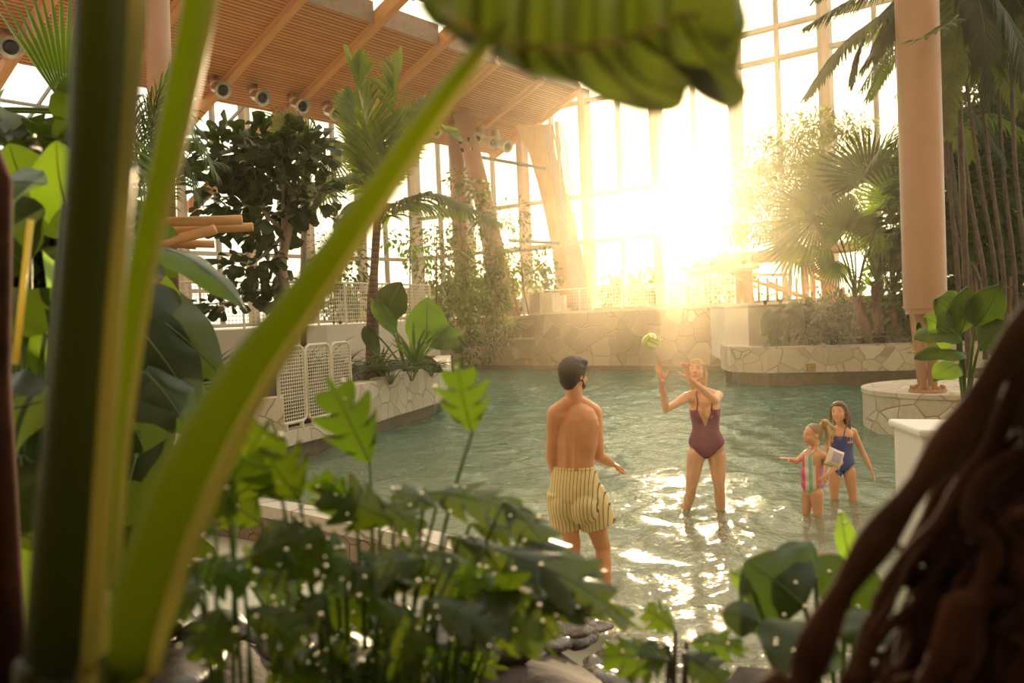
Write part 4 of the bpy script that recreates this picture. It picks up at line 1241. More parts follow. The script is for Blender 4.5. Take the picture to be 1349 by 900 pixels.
leg(bl, g_(1100, 622), g_(1099, 650), g_(1099, 686, .05), .062, .041, .029, fw, .18)
leg(bl, g_(1119, 622), g_(1123, 650), g_(1128, 687, 0), .062, .041, .029, Vector((0, -1, 0)), .18)
body = bl.skin('body', M['skin_g'], root, .0055, 4)
face_parts(root, pt, s, Mx, True, 'hair_brown')
M['suit_blue'] = plain('deep blue swimsuit cloth', (.045, .075, .30), .5, var=.12, scale=5)
def suit(body, root, mat, hipc, neck, fw, sd, segs, legk=1.1, armtop=.86, neckz=.79, strapx=(.033, .052), off=.005):
    hz0 = hipc.z; lift = neck.z - hipc.z; cen = np.array(hipc); fwn = np.array(fw); sdn = np.array(sd)
    def pred(wc):
        z = (wc[:, 2] - hz0) / lift; x = (wc - cen) @ sdn; ax_ = np.abs(x)
        k = (z > -.34 + ax_ / lift * legk) & (z < neckz + 0 * x)
        k &= ~((z > .6) & (ax_ > .068))
        for a, b, r in segs: k &= ~((seg_dist(wc, a, b) < r) & (z > .2))
        return k & (ax_ < .16)
    return garment(body, root, 'swimsuit', mat, pred, off)
su = suit(body, root, M['suit_blue'], hipc, neck, fw, sd, [(shR, elR, .042), (shL, elL, .042), (elL, wrL, .04), (elR, wrR, .04)])
sx_ = .044
for sg in (-1, 1): strap(body, root, su, [T_(.76, sg * sx_, .13), T_(.92, sg * sx_, .10), T_(1.03, sg * .040, .0), T_(.92, sg * .038, -.1), T_(.72, sg * .034, -.12)], .0055, M['suit_blue'])
# ruffle along the neckline
rf = []
for k in range(25):
    a = -1.5 + 3.0 * k / 24; r = .088 + .006 * sin(k * 2.6); q = hipc + (neck - hipc) * .76
    top = q + sd * (sin(a) * r) + fw * (cos(a) * (.070 + .006 * sin(k * 2.6)))
    rf.append([top + Zv * .018, top + (top - q).normalized() * .016 - Zv * .008, top + (top - q).normalized() * .012 - Zv * .04])
MB().grid(rf).build('ruffle', M['suit_blue'], root, smooth=True)
hb = Blob()
hb.ell(pt(0, -.09, .13), (.35 * s, .41 * s, .40 * s), Mx); hb.ell(pt(0, .05, .35), (.27 * s, .27 * s, .15 * s), Mx)
hb.chain([pt(.28, .10, .28), pt(.35, .02, .05), pt(.37, -.03, -.2), pt(.34, -.02, -.45)], [.07 * s, .07 * s, .08 * s, .05 * s])
hb.chain([pt(-.28, .10, .28), pt(-.35, -.02, .05), pt(-.38, -.06, -.25), pt(-.36, -.05, -.62)], [.08 * s, .08 * s, .11 * s, .06 * s])
for k in range(9):
    a = -.34 + .6 * k / 8; q = pt(a, -.36 + .3 * abs(a), -.02); e = q - Zv * s * (.86 + .1 * sin(k * 1.9)) + Mx @ Vector((-.01, -.015, 0)); hb.chain([q, (q + e) / 2, e], [.12 * s, .11 * s, .05 * s])
hb.ell(pt(-.05, -.40, .33), (.12 * s, .12 * s, .12 * s), Mx)
smooth_hair(hb, root, M['hair_brown'], .0065)

# ---------------------------------------------------------------- younger girl
y_ = J(7.45)
hipc = y_(1070, 638); neck = y_(1072, 592)
root = empty('person', (y_(1070, 690).x, 7.45, FLOORZ), 0, 'small girl with a ponytail in a striped swimsuit and one white armband', 'person')
fw = Vector((-.92, -.45, 0)).normalized(); sd = fw.cross(Zv).normalized()
bl = Blob()
torso(bl, hipc, neck, sd, fw, .10, .088, .088, .096, .86)
bl.ell(hipc + fw * .035 + (neck - hipc) * .3, (.07, .06, .08))
chestp = hipc + (neck - hipc) * .82
shR, shL = y_(1062, 598, .08), y_(1083, 600, -.07)
for sh in (shR, shL): bl.cap(neck + Zv * .01, sh, .028, .03)
elR, wrR = y_(1050, 608, .05), y_(1040, 605, -.02)
elL, wrL = y_(1107, 609, -.10), y_(1091, 625, -.16)
arm(bl, shR, elR, wrR, .031, .025, .018, chestp); arm(bl, shL, elL, wrL, .031, .026, .018, chestp)
hand(bl, wrR, Vector((-1, -.3, .25)), Vector((0, .2, -1)), 1, .11, .1, .3, .8); hand(bl, wrL, Vector((-.8, -.2, -.5)), Vector((-.3, .6, -.3)), 1, .11, .5, .12, .7)
hf = y_(1070, 573); fdir = Vector((-.98, -.22, .06)); s = .198
bl.cap(neck - Zv * .03, hf - Zv * .05 - fdir * .03, .034, .034)
pt, Mx = head(bl, hf, fdir, Zv, s, True, True)
leg(bl, y_(1064, 650, .04), y_(1062, 676, .04), y_(1063, 710, .04), .056, .038, .028, fw, .16)
leg(bl, y_(1076, 650, -.05), y_(1078, 678, -.05), y_(1083, 712, -.06), .058, .040, .029, Vector((-.5, -.8, 0)), .16)
body = bl.skin('body', M['skin_g'], root, .0052, 4)
face_parts(root, pt, s, Mx, False, 'hair_light')
sm = Mat('striped swimsuit cloth'); co = sm.coord()
sp = sm.n('ShaderNodeSeparateXYZ'); sm.l(co, sp.inputs[0])
u_ = sm.math('ADD', sm.math('MULTIPLY', sp.outputs[0], .95), sm.math('MULTIPLY', sp.outputs[1], -.30))
r_ = sm.math('FRACT', sm.math('MULTIPLY', sm.math('ADD', u_, 1.03), 5.6))
rp_ = sm.n('ShaderNodeValToRGB'); rp_.color_ramp.interpolation = 'CONSTANT'; e_ = rp_.color_ramp.elements
cols = [(.85, .25, .16), (.48, .32, .58), (.90, .10, .30), (.80, .70, .60), (.25, .62, .50), (.82, .74, .62)]
while len(e_) < len(cols): e_.new(.5)
for i, c in enumerate(cols): e_[i].position = i / len(cols); e_[i].color = c + (1,)
sm.l(r_, rp_.inputs[0]); M['suit_stripe'] = sm.done(sm.bsdf(rp_.outputs[0], .6, 0))
su = suit(body, root, M['suit_stripe'], hipc, neck, fw, sd, [(shR, elR, .038), (elR, wrR, .05), (wrR, wrR + Vector((-.12, -.03, .03)), .06), (shL, elL, .036), (elL, wrL, .036)], 1.0, neckz=.84)
for sg in (-1, 1): strap(body, root, su, [T_(.80, sg * .040, .11), T_(.94, sg * .038, .08), T_(1.02, sg * .034, .0), T_(.92, sg * .036, -.08), T_(.78, sg * .038, -.1)], .0085, M['suit_stripe'])
hb = Blob()
hb.ell(pt(0, -.09, .13), (.34 * s, .40 * s, .385 * s), Mx); hb.ell(pt(0, -.28, .0), (.24 * s, .16 * s, .24 * s), Mx)
smooth_hair(hb, root, M['hair_light'], .006)
hb = Blob(); b0 = y_(1087, 557, .0)
hb.ell(b0, (.034, .034, .034)); hb.cap(pt(0, -.34, .28), b0, .03, .03)
rs = random.Random(8)
for k in range(12):
    o1 = Vector((rs.uniform(-.01, .03), rs.uniform(-.03, .03), 0)); e1 = y_(1090 + rs.uniform(-4, 8), 578 + rs.uniform(-6, 12), rs.uniform(-.03, .03))
    hb.chain([b0 + o1 * .5, (b0 + e1) / 2 + Vector((.02, 0, .01)) + o1, e1], [.014, .016, .006])
smooth_hair(hb, root, M['hair_blond'], .0055, 'ponytail')
MB().tube([b0 + Vector((-.03 + .0 * a, .03 * cos(a), .03 * sin(a))) * .9 for a in [2 * pi * i / 12 for i in range(13)]], .006, 6).build('hair_tie', plain('hair tie', (.45, .10, .06), .6), root)
# armband: two puffed chambers round the upper arm
mid_ = shL.lerp(elL, .62); ad = (elL - shL).normalized(); s1, u1 = frame_from(ad)
M['armband'] = plain('milky white vinyl', (.78, .70, .52), .22, var=.05); M['armband_print'] = plain('lilac print', (.50, .38, .55), .3, var=.1)
for q in (1, -1):
    nrmv = (Vector((.15, -1, .25)).normalized()) * q
    ax_u = (ad - nrmv * ad.dot(nrmv)).normalized(); ax_v = nrmv.cross(ax_u)
    rows = []; N = 14
    for i in range(N + 1):
        row = []
        for j in range(N + 1):
            u, v = i / N * 2 - 1, j / N * 2 - 1
            h = .045 * (max(0, (1 - u ** 4)) * max(0, (1 - v ** 4))) ** .5
            row.append(mid_ + Zv * .012 + nrmv * (.018 + h) + ax_u * (u * .070 * (1 + .05 * v * v)) + ax_v * (v * .078 * (1 + .05 * u * u)))
        rows.append(row)
    nm = MB().grid(rows); a_ = nm.build('armband', M['armband'], root, smooth=True)
    sub = [[p + nrmv * .0025 for p in r[3:12]] for r in rows[3:12]]
    MB().grid(sub).build('print', M['armband_print'], a_, smooth=True)

# ---------------------------------------------------------------- the ball
bm = Mat('yellow green ball leather'); co = bm.coord((1, 1, 1))
M['ball'] = plain('lime yellow ball', (.62, .74, .16), .4, var=.05); M['ball_w'] = plain('pale ball panel', (.85, .88, .50), .4, var=.05); M['seam'] = plain('ball seam', (.12, .20, .04), .6)
br = .105 * .70
bp_ = P(857, 450, 7.3)
me = bpy.data.meshes.new('volleyball'); b_ = bmesh.new(); bmesh.ops.create_cube(b_, size=2); bmesh.ops.subdivide_edges(b_, edges=b_.edges[:], cuts=11, use_grid_fill=True)
axes_ = {0: 1, 1: 2, 2: 0}
for f in b_.faces:
    c = f.calc_center_median(); k = max(range(3), key=lambda i: abs(c[i])); t = c[axes_[k]]
    f.material_index = 1 if abs(t) < .33 else 0; f.smooth = True
for v in b_.verts: v.co = v.co.normalized() * br
b_.to_mesh(me); b_.free(); me.materials.append(M['ball']); me.materials.append(M['ball_w'])
ball = bpy.data.objects.new('volleyball', me); C.objects.link(ball); ball.location = bp_; ball.rotation_euler = (.5, .4, .3)
tag(ball, 'lime green and yellow volleyball flying in the air above the woman\'s hands', 'ball')
sm_ = MB()
for k in range(3):
    for sg in (-1, 1):
        for t in (-1, -.33, .33, 1):
            pts = []
            for i in range(13):
                w = -1 + 2 * i / 12; v = [0, 0, 0]; v[k] = sg; v[axes_[k]] = t; v[3 - k - axes_[k]] = w
                pts.append(Vector(v).normalized() * br * 1.004)
            sm_.tube(pts, .0019, 5)
sm_.build('seams', M['seam'], ball, world=False)
# ================================================================ PLANT BUILDERS
M['lf_bright'] = leaf_mat('bright green leaf', (.05, .14, .012), (.10, .24, .02), (.34, .55, .03), .35, .5)
M['lf_mid'] = leaf_mat('mid green leaf', (.034, .070, .006), (.070, .125, .010), (.20, .32, .012), .35, .42, spec=.35)
M['lf_dark'] = leaf_mat('dark green leaf', (.018, .030, .004), (.042, .066, .008), (.10, .15, .008), .38, .32, spec=.28)
M['lf_olive'] = leaf_mat('olive green leaf', (.06, .08, .015), (.13, .16, .035), (.32, .36, .06), .45, .45)
M['lf_gloss'] = leaf_mat('glossy deep green leaf', (.014, .026, .004), (.034, .060, .008), (.10, .18, .010), .22, .35, spec=.35)
M['lf_palm'] = leaf_mat('sunlit palm frond', (.05, .11, .012), (.10, .19, .02), (.50, .60, .03), .4, .5)
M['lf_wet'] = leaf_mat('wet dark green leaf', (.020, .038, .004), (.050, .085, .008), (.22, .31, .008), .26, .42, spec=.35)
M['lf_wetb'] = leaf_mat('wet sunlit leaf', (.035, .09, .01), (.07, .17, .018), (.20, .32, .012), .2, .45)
M['petiole'] = leaf_mat('green petiole', (.06, .11, .012), (.12, .20, .025), (.28, .40, .03), .4, .25)
M['petiole_dark'] = leaf_mat('dark petiole', (.05, .045, .015), (.09, .07, .02), (.12, .10, .02), .4, .15)
M['stalk'] = leaf_mat('thick green stalk', (.026, .026, .002), (.050, .058, .003), (.34, .36, .008), .45, .40, 1.2, spec=.25)
M['edge'] = leaf_mat('pale sheath edge', (.15, .16, .03), (.26, .25, .06), (.95, .80, .28), .3, .6)
M['stalk_green'] = leaf_mat('green translucent stalk', (.035, .05, .003), (.07, .10, .006), (.62, .70, .02), .4, .55, 1.2, spec=.3)
M['fruitstalk'] = plain('dry fibre', (.30, .17, .08), .9, 0, var=.3, scale=12)
M['trunk_red'] = plain('reddish fibrous palm trunk', (.13, .05, .022), .9, 0, var=.45, scale=14, bump=.9)
M['root'] = plain('dark aerial root bark', (.040, .013, .005), .95, 0, var=.5, scale=9, bump=.9, spec=.08)
def ringed_bark():
    m = Mat('ringed palm trunk'); sp = m.n('ShaderNodeSeparateXYZ'); m.l(m.coord(), sp.inputs[0])
    fr = m.math('FRACT', m.math('ADD', m.math('MULTIPLY', sp.outputs[2], 9), m.math('MULTIPLY', m.noise(m.coord(), 3, 2), .5)))
    c = m.ramp(fr, [(0, (.07, .035, .02)), (.15, (.22, .13, .08)), (.9, (.30, .19, .12)), (1, (.10, .05, .03))])
    return m.done(m.bsdf(c, .8, 0, m.bump(fr, .7, .02)))
M['ringed'] = ringed_bark()

def leaf_rows(base, tip, normal, width, shape='ovate', sag=.15, fold=.25, n=12, m=8, wave=0, seed=0, curl=0, pleat=0):
    base, tip, normal = Vector(base), Vector(tip), Vector(normal)
    ax = tip - base; L = ax.length; d = ax / L
    nr = (normal - d * normal.dot(d)); nr = nr.normalized() if nr.length > 1e-4 else frame_from(d)[1]
    sd = d.cross(nr).normalized(); rs = random.Random(seed); ph = rs.uniform(0, 6)
    rows = []
    for i in range(n + 1):
        s = i / n
        if shape == 'ovate': w = sin(pi * s ** .75) ** .8 * .5 if 0 < s < 1 else .01
        elif shape == 'paddle': w = (sin(pi * min(1, s ** 1.5 * .98 + .02))) ** .6 * .5 if s < 1 else .02
        elif shape == 'strap': w = .5 * min(1, s * 6 + .3) * (1 - s ** 4) ** .8 + .01
        elif shape == 'round': w = .5 * sqrt(max(0, 1 - (2 * s - 1) ** 2)) + .01
        elif shape == 'heart': w = .5 * (min(1, .62 + s * 1.6) * (1 - s ** 2.4) ** .9) + .005
        elif shape == 'lobed':
            env = (sin(pi * min(1, s * .86 + .10)) ** .7); w = .5 * env * (.30 + .70 * abs(sin(pi * (s * 4.1 + .2))) ** .7) * (1 - s ** 8) + .012
        w *= width
        c = base + ax * s - nr * (sag * L * (s * s)) + nr * (sag * L * .35 * sin(pi * s))
        row = []
        for j in range(m + 1):
            t = j / m * 2 - 1; at = abs(t)
            back = 0
            if shape == 'heart': back = -.32 * L * max(0, 1 - s * 3.2) * at ** 1.3
            if shape == 'lobed': back = (.16 * L * (1 - s) + .10 * L) * at * (-.2 + 1.2 * abs(sin(pi * (s * 4.1 + .2))))
            p = c + sd * (w * t) + d * back + nr * (fold * w * (at ** 1.4) * -1) + nr * (wave * width * sin(s * 15 + ph + t * 2) * at ** 2 + pleat * width * (abs((t * 6) % 1 - .5) - .25) * min(1, s * 3))
            row.append(p)
        rows.append(row)
    return rows
def leaf_obj(name, rows, mat, parent, thick=0):
    o = MB().grid(rows).build(name, mat, parent, smooth=True)
    return o
def leaf(parent, base, tip, normal, width, shape='ovate', mat='lf_mid', root_pt=None, pr=.006, pmat='petiole', midrib=True, name='leaf', bend=None, **k):
    hi = shape == 'lobed'
    rows = leaf_rows(base, tip, normal, width, shape, n=k.pop('n', 44 if hi else 14), m=k.pop('m', 8), **k)
    o = leaf_obj(name, rows, M[mat], parent)
    if midrib:
        mid = [r[len(r) // 2] for r in rows][::2]; r0 = max(.0015, width * .012)
        MB().tube(mid, [r0 * (1.25 - i / len(mid)) for i in range(len(mid))], 6).build('midrib', M[pmat], o, smooth=True)
    if root_pt is not None:
        a = Vector(root_pt); b = Vector(base); c_ = Vector(bend) if bend is not None else (a + b) / 2 + Vector((0, 0, (b - a).length * .22))
        pts = bez(a, c_, b, 10); MB().tube(pts, [pr * (1.35 - .5 * i / 10) for i in range(11)], 8).build('petiole', M[pmat], o, smooth=True)
    return o

def frond_mb(pts, ll, nl=34, wid=.035, droop=.5, up=Vector((0, 0, 1)), seed=0, taper=True, vee=.5, start=.12):
    """pinnate frond: leaflets along a rachis path"""
    rs = random.Random(seed); mb = MB(); pts = smooth_path(pts, 5); n = len(pts)
    cum = [0]
    for i in range(1, n): cum.append(cum[-1] + (pts[i] - pts[i - 1]).length)
    T = cum[-1]
    def at(s):
        q = s * T
        for i in range(1, n):
            if cum[i] >= q: t = (q - cum[i - 1]) / max(1e-6, cum[i] - cum[i - 1]); return pts[i - 1].lerp(pts[i], t), (pts[i] - pts[i - 1]).normalized()
        return pts[-1], (pts[-1] - pts[-2]).normalized()
    for k in range(nl):
        s = start + (1 - start) * (k + .5) / nl
        p, d = at(s); side, u = frame_from(d, up)
        L = ll * (sin(pi * (s * .82 + .13)) ** .6) * rs.uniform(.9, 1.1)
        for sg in (-1, 1):
            dirv = (side * sg * (1 - .45 * s) + d * (.45 + .6 * s) + u * vee * .5 + Vector((rs.uniform(-.08, .08), rs.uniform(-.08, .08), rs.uniform(-.08, .08)))).normalized()
            q = p; rows = []; w = wid * rs.uniform(.85, 1.1)
            wv = dirv.cross(u).normalized(); 
            for j in range(5):
                t = j / 4; ww = w * .5 * (sin(pi * (t * .85 + .15)) ** .7)
                rows.append((q - wv * ww, q + u * ww * .35, q + wv * ww)); dirv = (dirv + Vector((0, 0, -1)) * droop * .28 * (j + .5) / 2).normalized(); q = q + dirv * (L / 4)
            b = len(mb.v)
            for r in rows: mb.v += [tuple(x) for x in r]
            for j in range(4):
                for c_ in range(2): mb.f.append((b + j * 3 + c_, b + j * 3 + c_ + 1, b + j * 3 + 4 + c_, b + j * 3 + 3 + c_)); mb.mi.append(0)
    return mb, pts
def frond(parent, pts, ll, mat='lf_mid', r=.018, name='frond', **k):
    mb, sp = frond_mb(pts, ll, **k); o = mb.build(name, M[mat], parent, smooth=False)
    MB().tube(sp, [max(.002, r * (1 - .9 * i / len(sp))) for i in range(len(sp))], 6).build('rachis', M['petiole'], o, smooth=True)
    return o
def fan(parent, hub, direction, normal, R_, mat='lf_mid', root_pt=None, spread=150, nseg=30, join=.55, droop=.25, pr=.014, name='fan_leaf', seed=0, bend=None):
    rs = random.Random(seed); hub = Vector(hub); d = Vector(direction).normalized(); nr = Vector(normal); nr = (nr - d * nr.dot(d)).normalized(); sd = d.cross(nr).normalized()
    mb = MB()
    for k in range(nseg):
        a0 = R(-spread + 2 * spread * k / nseg); a1 = R(-spread + 2 * spread * (k + 1) / nseg); am = (a0 + a1) / 2
        Lk = R_ * (1 - .25 * (abs(am) / R(180)) ** 2) * rs.uniform(.93, 1.04)
        def pt(a, r, lift): 
            v = d * cos(a) + sd * sin(a); return hub + v * r + nr * (lift - droop * r * (r / R_) * (.6 + .5 * abs(sin(a))))
        rows = []
        for j in range(8):
            t = j / 7; r = Lk * t
            if t <= join: f = 1.0
            else: f = max(.03, 1 - ((t - join) / (1 - join)) ** .8)
            hw = (a1 - a0) / 2 * f * .98
            rows.append((pt(am - hw, r, 0), pt(am, r, .012 * R_ * (1 if t > .05 else 0) + .05 * R_ * t * (1 - t)), pt(am + hw, r, 0)))
        for j in range(8):
            if rows[j][0] and j > 4: rows[j] = tuple(p + Vector((0, 0, -1)) * (.06 * R_ * (j - 4) / 3) ** 1 * rs.uniform(.5, 1) for p in rows[j])
        mb.grid(rows)
    o = mb.build(name, M[mat], parent, smooth=False)
    if root_pt is not None:
        a = Vector(root_pt); c_ = Vector(bend) if bend is not None else (a + hub) / 2 + Vector((0, 0, (hub - a).length * .15))
        MB().tube(bez(a, c_, hub, 10), [pr * (1.3 - .6 * i / 10) for i in range(11)], 7).build('petiole', M['petiole'], o, smooth=True)
    return o

def tmpl(kind):
    if kind == 'oval':     # folded oval leaflet along +x
        xs_ = [0, .18, .45, .75, 1]; ws = [0.01, .16, .23, .16, .005]
    elif kind == 'fiddle':
        xs_ = [0, .2, .5, .8, 1]; ws = [.04, .20, .26, .38, .12]
    elif kind == 'lance':
        xs_ = [0, .2, .5, .8, 1]; ws = [.01, .07, .10, .06, .003]
    elif kind == 'wide':
        xs_ = [0, .15, .45, .8, 1]; ws = [.05, .30, .38, .22, .01]
    V = []; 
    for x, w in zip(xs_, ws):
        z = .10 * sin(pi * x) - .12 * x * x; V += [(x, -w, z + w * .25), (x, 0, z), (x, w, z + w * .25)]
    F = []
    for j in range(4):
        for c in range(2): F.append((j * 3 + c, j * 3 + c + 1, j * 3 + 4 + c, j * 3 + 3 + c))
    return np.array(V), np.array(F)
TM = {k: tmpl(k) for k in ('oval', 'fiddle', 'lance', 'wide')}
def scatter(name, parent, pos, dirs, size, kind, mat, seed=0, droop=.3):
    """numpy: one mesh holding the foliage at given points"""
    rs = np.random.RandomState(seed); n = len(pos); V, F = TM[kind]
    d = dirs + rs.normal(0, .35, (n, 3)); d[:, 2] -= droop; d /= np.linalg.norm(d, axis=1)[:, None]
    up = np.tile(np.array([0, 0, 1.0]), (n, 1)) + rs.normal(0, .45, (n, 3))
    s = np.cross(up, d); s /= np.linalg.norm(s, axis=1)[:, None] + 1e-9; u = np.cross(d, s)
    sc = size * rs.uniform(.6, 1.25, n)
    P_ = pos[:, None, :] + sc[:, None, None] * (V[None, :, 0:1] * d[:, None, :] + V[None, :, 1:2] * s[:, None, :] + V[None, :, 2:3] * u[:, None, :])
    allF = (F[None, :, :] + (np.arange(n) * len(V))[:, None, None]).reshape(-1, 4)
    Vv_ = P_.reshape(-1, 3); inv = np.array(worldmat(parent).inverted()) if parent is not None else np.eye(4)
    Vv_ = Vv_ @ inv[:3, :3].T + inv[:3, 3]
    return np_mesh(name, Vv_, allF, M[mat], parent)
def crown_points(ells, n, seed=0, shell=.45):
    """points in ellipsoid shells; returns positions and outward directions"""
    rs = np.random.RandomState(seed); vol = np.array([e[1][0] * e[1][1] * e[1][2] for e in ells]) ** .67; vol /= vol.sum()
    ps, ds = [], []
    for (c, r), v in zip(ells, vol):
        k = max(3, int(n * v)); q = rs.normal(0, 1, (k, 3)); q /= np.linalg.norm(q, axis=1)[:, None]
        rad = shell + (1 - shell) * rs.uniform(0, 1, k) ** .6
        ps.append(np.array(c) + q * rad[:, None] * np.array(r)); ds.append(q)
    return np.concatenate(ps), np.concatenate(ds)
def tree(name, base, trunk, ells, n, size, kind, mat, label, cat='tree', group=None, tr=.08, tmat='bark_pale', seed=0, droop=.3, branches=True, shell=.3):
    base = Vector(base); root = empty(name, base, 0, label, cat, group)
    if trunk:
        sp = smooth_path(trunk, 4); MB().tube(sp, [tr * (1 - .5 * i / len(sp)) for i in range(len(sp))], 10).build('trunk', M[tmat], root, smooth=True)
        if branches:
            top = sp[int(len(sp) * .55)]
            for i, (c, r) in enumerate(ells):
                c = Vector(c); a = sp[min(len(sp) - 1, int(len(sp) * (.45 + .5 * ((i * 37) % 10) / 10)))]
                br = MB(); br.tube(bez(a, (a + c) / 2 + Vector((0, 0, -.1)), c, 6), [tr * .45 * (1 - .7 * k / 6) for k in range(7)], 6)
                rs = random.Random(seed + i)
                for q in range(5):
                    e = c + Vector((rs.uniform(-1, 1) * r[0], rs.uniform(-1, 1) * r[1], rs.uniform(-1, 1) * r[2])) * .75; br.tube(bez(c, (c + e) / 2 + Vector((0, 0, .05)), e, 3), [tr * .15, tr * .12, tr * .09, tr * .05], 5)
                br.build('branch', M[tmat], root, smooth=True)
    ps, ds = crown_points([(tuple(c), r) for c, r in ells], n, seed, shell)
    scatter('foliage', root, ps, ds, size, kind, mat, seed, droop)
    return root
def clump(name, base, n, L, w, mat, label, cat='plant', group=None, seed=0, lean=.7, shape='strap', up=1.0, sag=.35, petr=.004):
    base = Vector(base); root = empty(name, base, 0, label, cat, group); rs = random.Random(seed)
    for i in range(n):
        a = 2 * pi * i / n * 2.4 + rs.uniform(-.3, .3); e = rs.uniform(.25, 1) * lean
        d = Vector((cos(a) * e, sin(a) * e, up * rs.uniform(.7, 1))).normalized(); l = L * rs.uniform(.7, 1.1)
        if shape == 'strap':
            leaf(root, base + d * .02, base + d * l, Vector((-d.x * .3, -d.y * .3, 1)) if abs(d.z) < .95 else Vector((cos(a), sin(a), 0)) * -1, w, 'strap', mat, sag=sag, fold=.3, midrib=False, n=8, m=2)
        else:
            b = base + d * l * .6; o = Vector((cos(a), sin(a), -.15)).normalized()
            leaf(root, b, b + (o + d * .4).normalized() * l * .55, Vector((0, 0, 1)) + o * .2, w, shape, mat, root_pt=base + Vector((cos(a), sin(a), 0)) * .02, pr=petr, sag=.2, fold=.25, seed=i, n=(30 if shape == 'lobed' else 10), m=6 if shape == 'lobed' else 4)
    return root
# ================================================================ MIDDLE AND FAR PLANTS
# coconut palm in the left planter
pb = P(489, 448, 16.6); pb.z = .80
D = 16.6
root = empty('coconut_palm', pb, 0, 'slender ringed-trunk coconut palm rising from the left stone planter', 'palm')
tr = [pb, P(491, 400, D), P(494, 340, D), P(497, 292, D), P(499, 262, D)]
sp = smooth_path(tr, 6); MB().tube(sp, [.155 - .075 * min(1, i / 10) for i in range(len(sp))], 14).build('trunk', M['ringed'], root, smooth=True)
hub = P(499, 268, D)
MB().tube([P(498, 290, D), P(500, 262, D), P(503, 235, D)], [.10, .12, .04], 10).build('crownshaft', M['lf_olive'], root, smooth=True)
FR = [([(500, 262, 0), (512, 200, 0), (520, 140, .1), (530, 82, .2)], 1.0, 'lf_palm', .9, .15),
      ([(499, 262, 0), (488, 195, -.2), (474, 130, -.3), (462, 80, -.2)], .95, 'lf_palm', .9, .2),
      ([(498, 264, 0), (482, 210, .4), (470, 160, .8), (466, 125, 1.2)], .8, 'lf_palm', .8, .3),
      ([(502, 262, 0), (530, 190, .5), (560, 140, .8), (592, 116, 1.0)], .75, 'lf_olive', .7, .4),
      ([(502, 266, 0), (545, 190, -.4), (575, 170, -.7), (603, 182, -.9)], .6, 'lf_palm', .5, .6),
      ([(503, 268, 0), (528, 268, -.5), (575, 256, -.9), (655, 292, -1.2)], .75, 'lf_olive', .1, 1.1),
      ([(503, 272, 0), (515, 285, .3), (540, 268, .6), (610, 280, .9)], .6, 'lf_palm', .1, 1.1),
      ([(497, 266, 0), (470, 235, -.6), (440, 240, -1.0), (410, 275, -1.3)], .6, 'lf_palm', .1, 1.0),
      ([(497, 264, 0), (465, 200, .6), (430, 185, 1.0), (395, 210, 1.4)], .6, 'lf_olive', .2, 1.0),
      ([(496, 270, 0), (475, 265, -.3), (455, 280, -.5), (437, 320, -.6)], .5, 'lf_olive', .1, 1.0)]
for i, (pts, ll, mt, vee, dr) in enumerate(FR):
    frond(root, [P(x, y, D + dy) for x, y, dy in pts], ll, mt, .02, nl=72, wid=.055, droop=dr, vee=vee, seed=i)

# fiddle-leaf fig
FD = 14.6; fb = P(386, 448, FD); fb.z = .80
def E(px, py, D, rx, ry, rz): return (P(px, py, D), (rx, ry, rz))
tree('fiddle_leaf_fig', fb, [fb, P(379, 400, FD), P(372, 350, FD), P(381, 300, FD), P(388, 250, FD)],
     [E(330, 205, FD, .75, .7, .5), E(300, 260, FD + .3, .62, .6, .6), E(370, 230, FD, .7, .6, .55), E(405, 200, FD + .2, .45, .5, .4), E(345, 290, FD, .65, .6, .4), E(290, 205, FD, .4, .5, .4), E(372, 185, FD, .5, .5, .3), E(415, 262, FD, .3, .4, .4), E(330, 350, FD - .2, .55, .5, .35), E(300, 400, FD - .5, .5, .4, .15), E(355, 385, FD, .35, .3, .35)],
     1000, .27, 'fiddle', 'lf_dark', 'tree with large dark leathery leaves and twisting pale branches left of the coconut palm', 'tree', None, .10, 'bark_pale', 3, .25)
# palms hanging behind the tall stalks (left)
r_ = P(195, 350, 9.6); r_.z = .80
root = empty('areca_palm', r_, 0, 'feathery palm whose fronds droop beside the round column at the upper left', 'palm')
for i, pts in enumerate(([(195, 350), (200, 200), (235, 150), (285, 230)], [(195, 350), (190, 190), (215, 130), (262, 170)], [(195, 350), (205, 240), (232, 190), (262, 262)], [(195, 350), (180, 200), (170, 130), (120, 140)], [(195, 350), (200, 170), (222, 100), (232, 90)], [(195, 350), (215, 260), (250, 215), (290, 215)])):
    frond(root, [P(x, y, 9.6 + .1 * i) for x, y in pts], .55, 'lf_dark' if i % 2 else 'lf_mid', .012, nl=34, wid=.03, droop=.9, vee=.1, seed=20 + i, start=.35)
MB().tube([r_, P(195, 350, 9.6)], .05, 8).build('trunk', M['ringed'], root, smooth=True)

# planting along the left planter
def soilp(px, D, z=.80):
    p = P(px, 450, D); p.z = z; return p
def clumpdb(): pass
clump('dracaena', soilp(545, 15.8), 30, 1.15, .06, 'lf_bright', 'bright green grassy clump with upright blades near the end of the palm planter', seed=1, lean=.55, sag=.25)
clump('dracaena', soilp(500, 15.0), 22, .75, .06, 'lf_mid', 'mid green blade-leaved clump at the foot of the coconut palm', seed=2, lean=.8)
clump('peace_lily', soilp(478, 14.3), 18, .75, .14, 'lf_gloss', 'dark glossy low plant just behind the mesh screens', seed=3, shape='ovate', lean=.8)
clump('peace_lily', soilp(512, 14.4), 18, .62, .13, 'lf_dark', 'dark leafy plant at the middle of the palm planter edge', seed=4, shape='ovate', lean=.9)
clump('peace_lily', soilp(540, 15.0), 16, .55, .12, 'lf_mid', 'low leafy plant in front of the bright grassy clump', seed=5, shape='ovate', lean=.9)
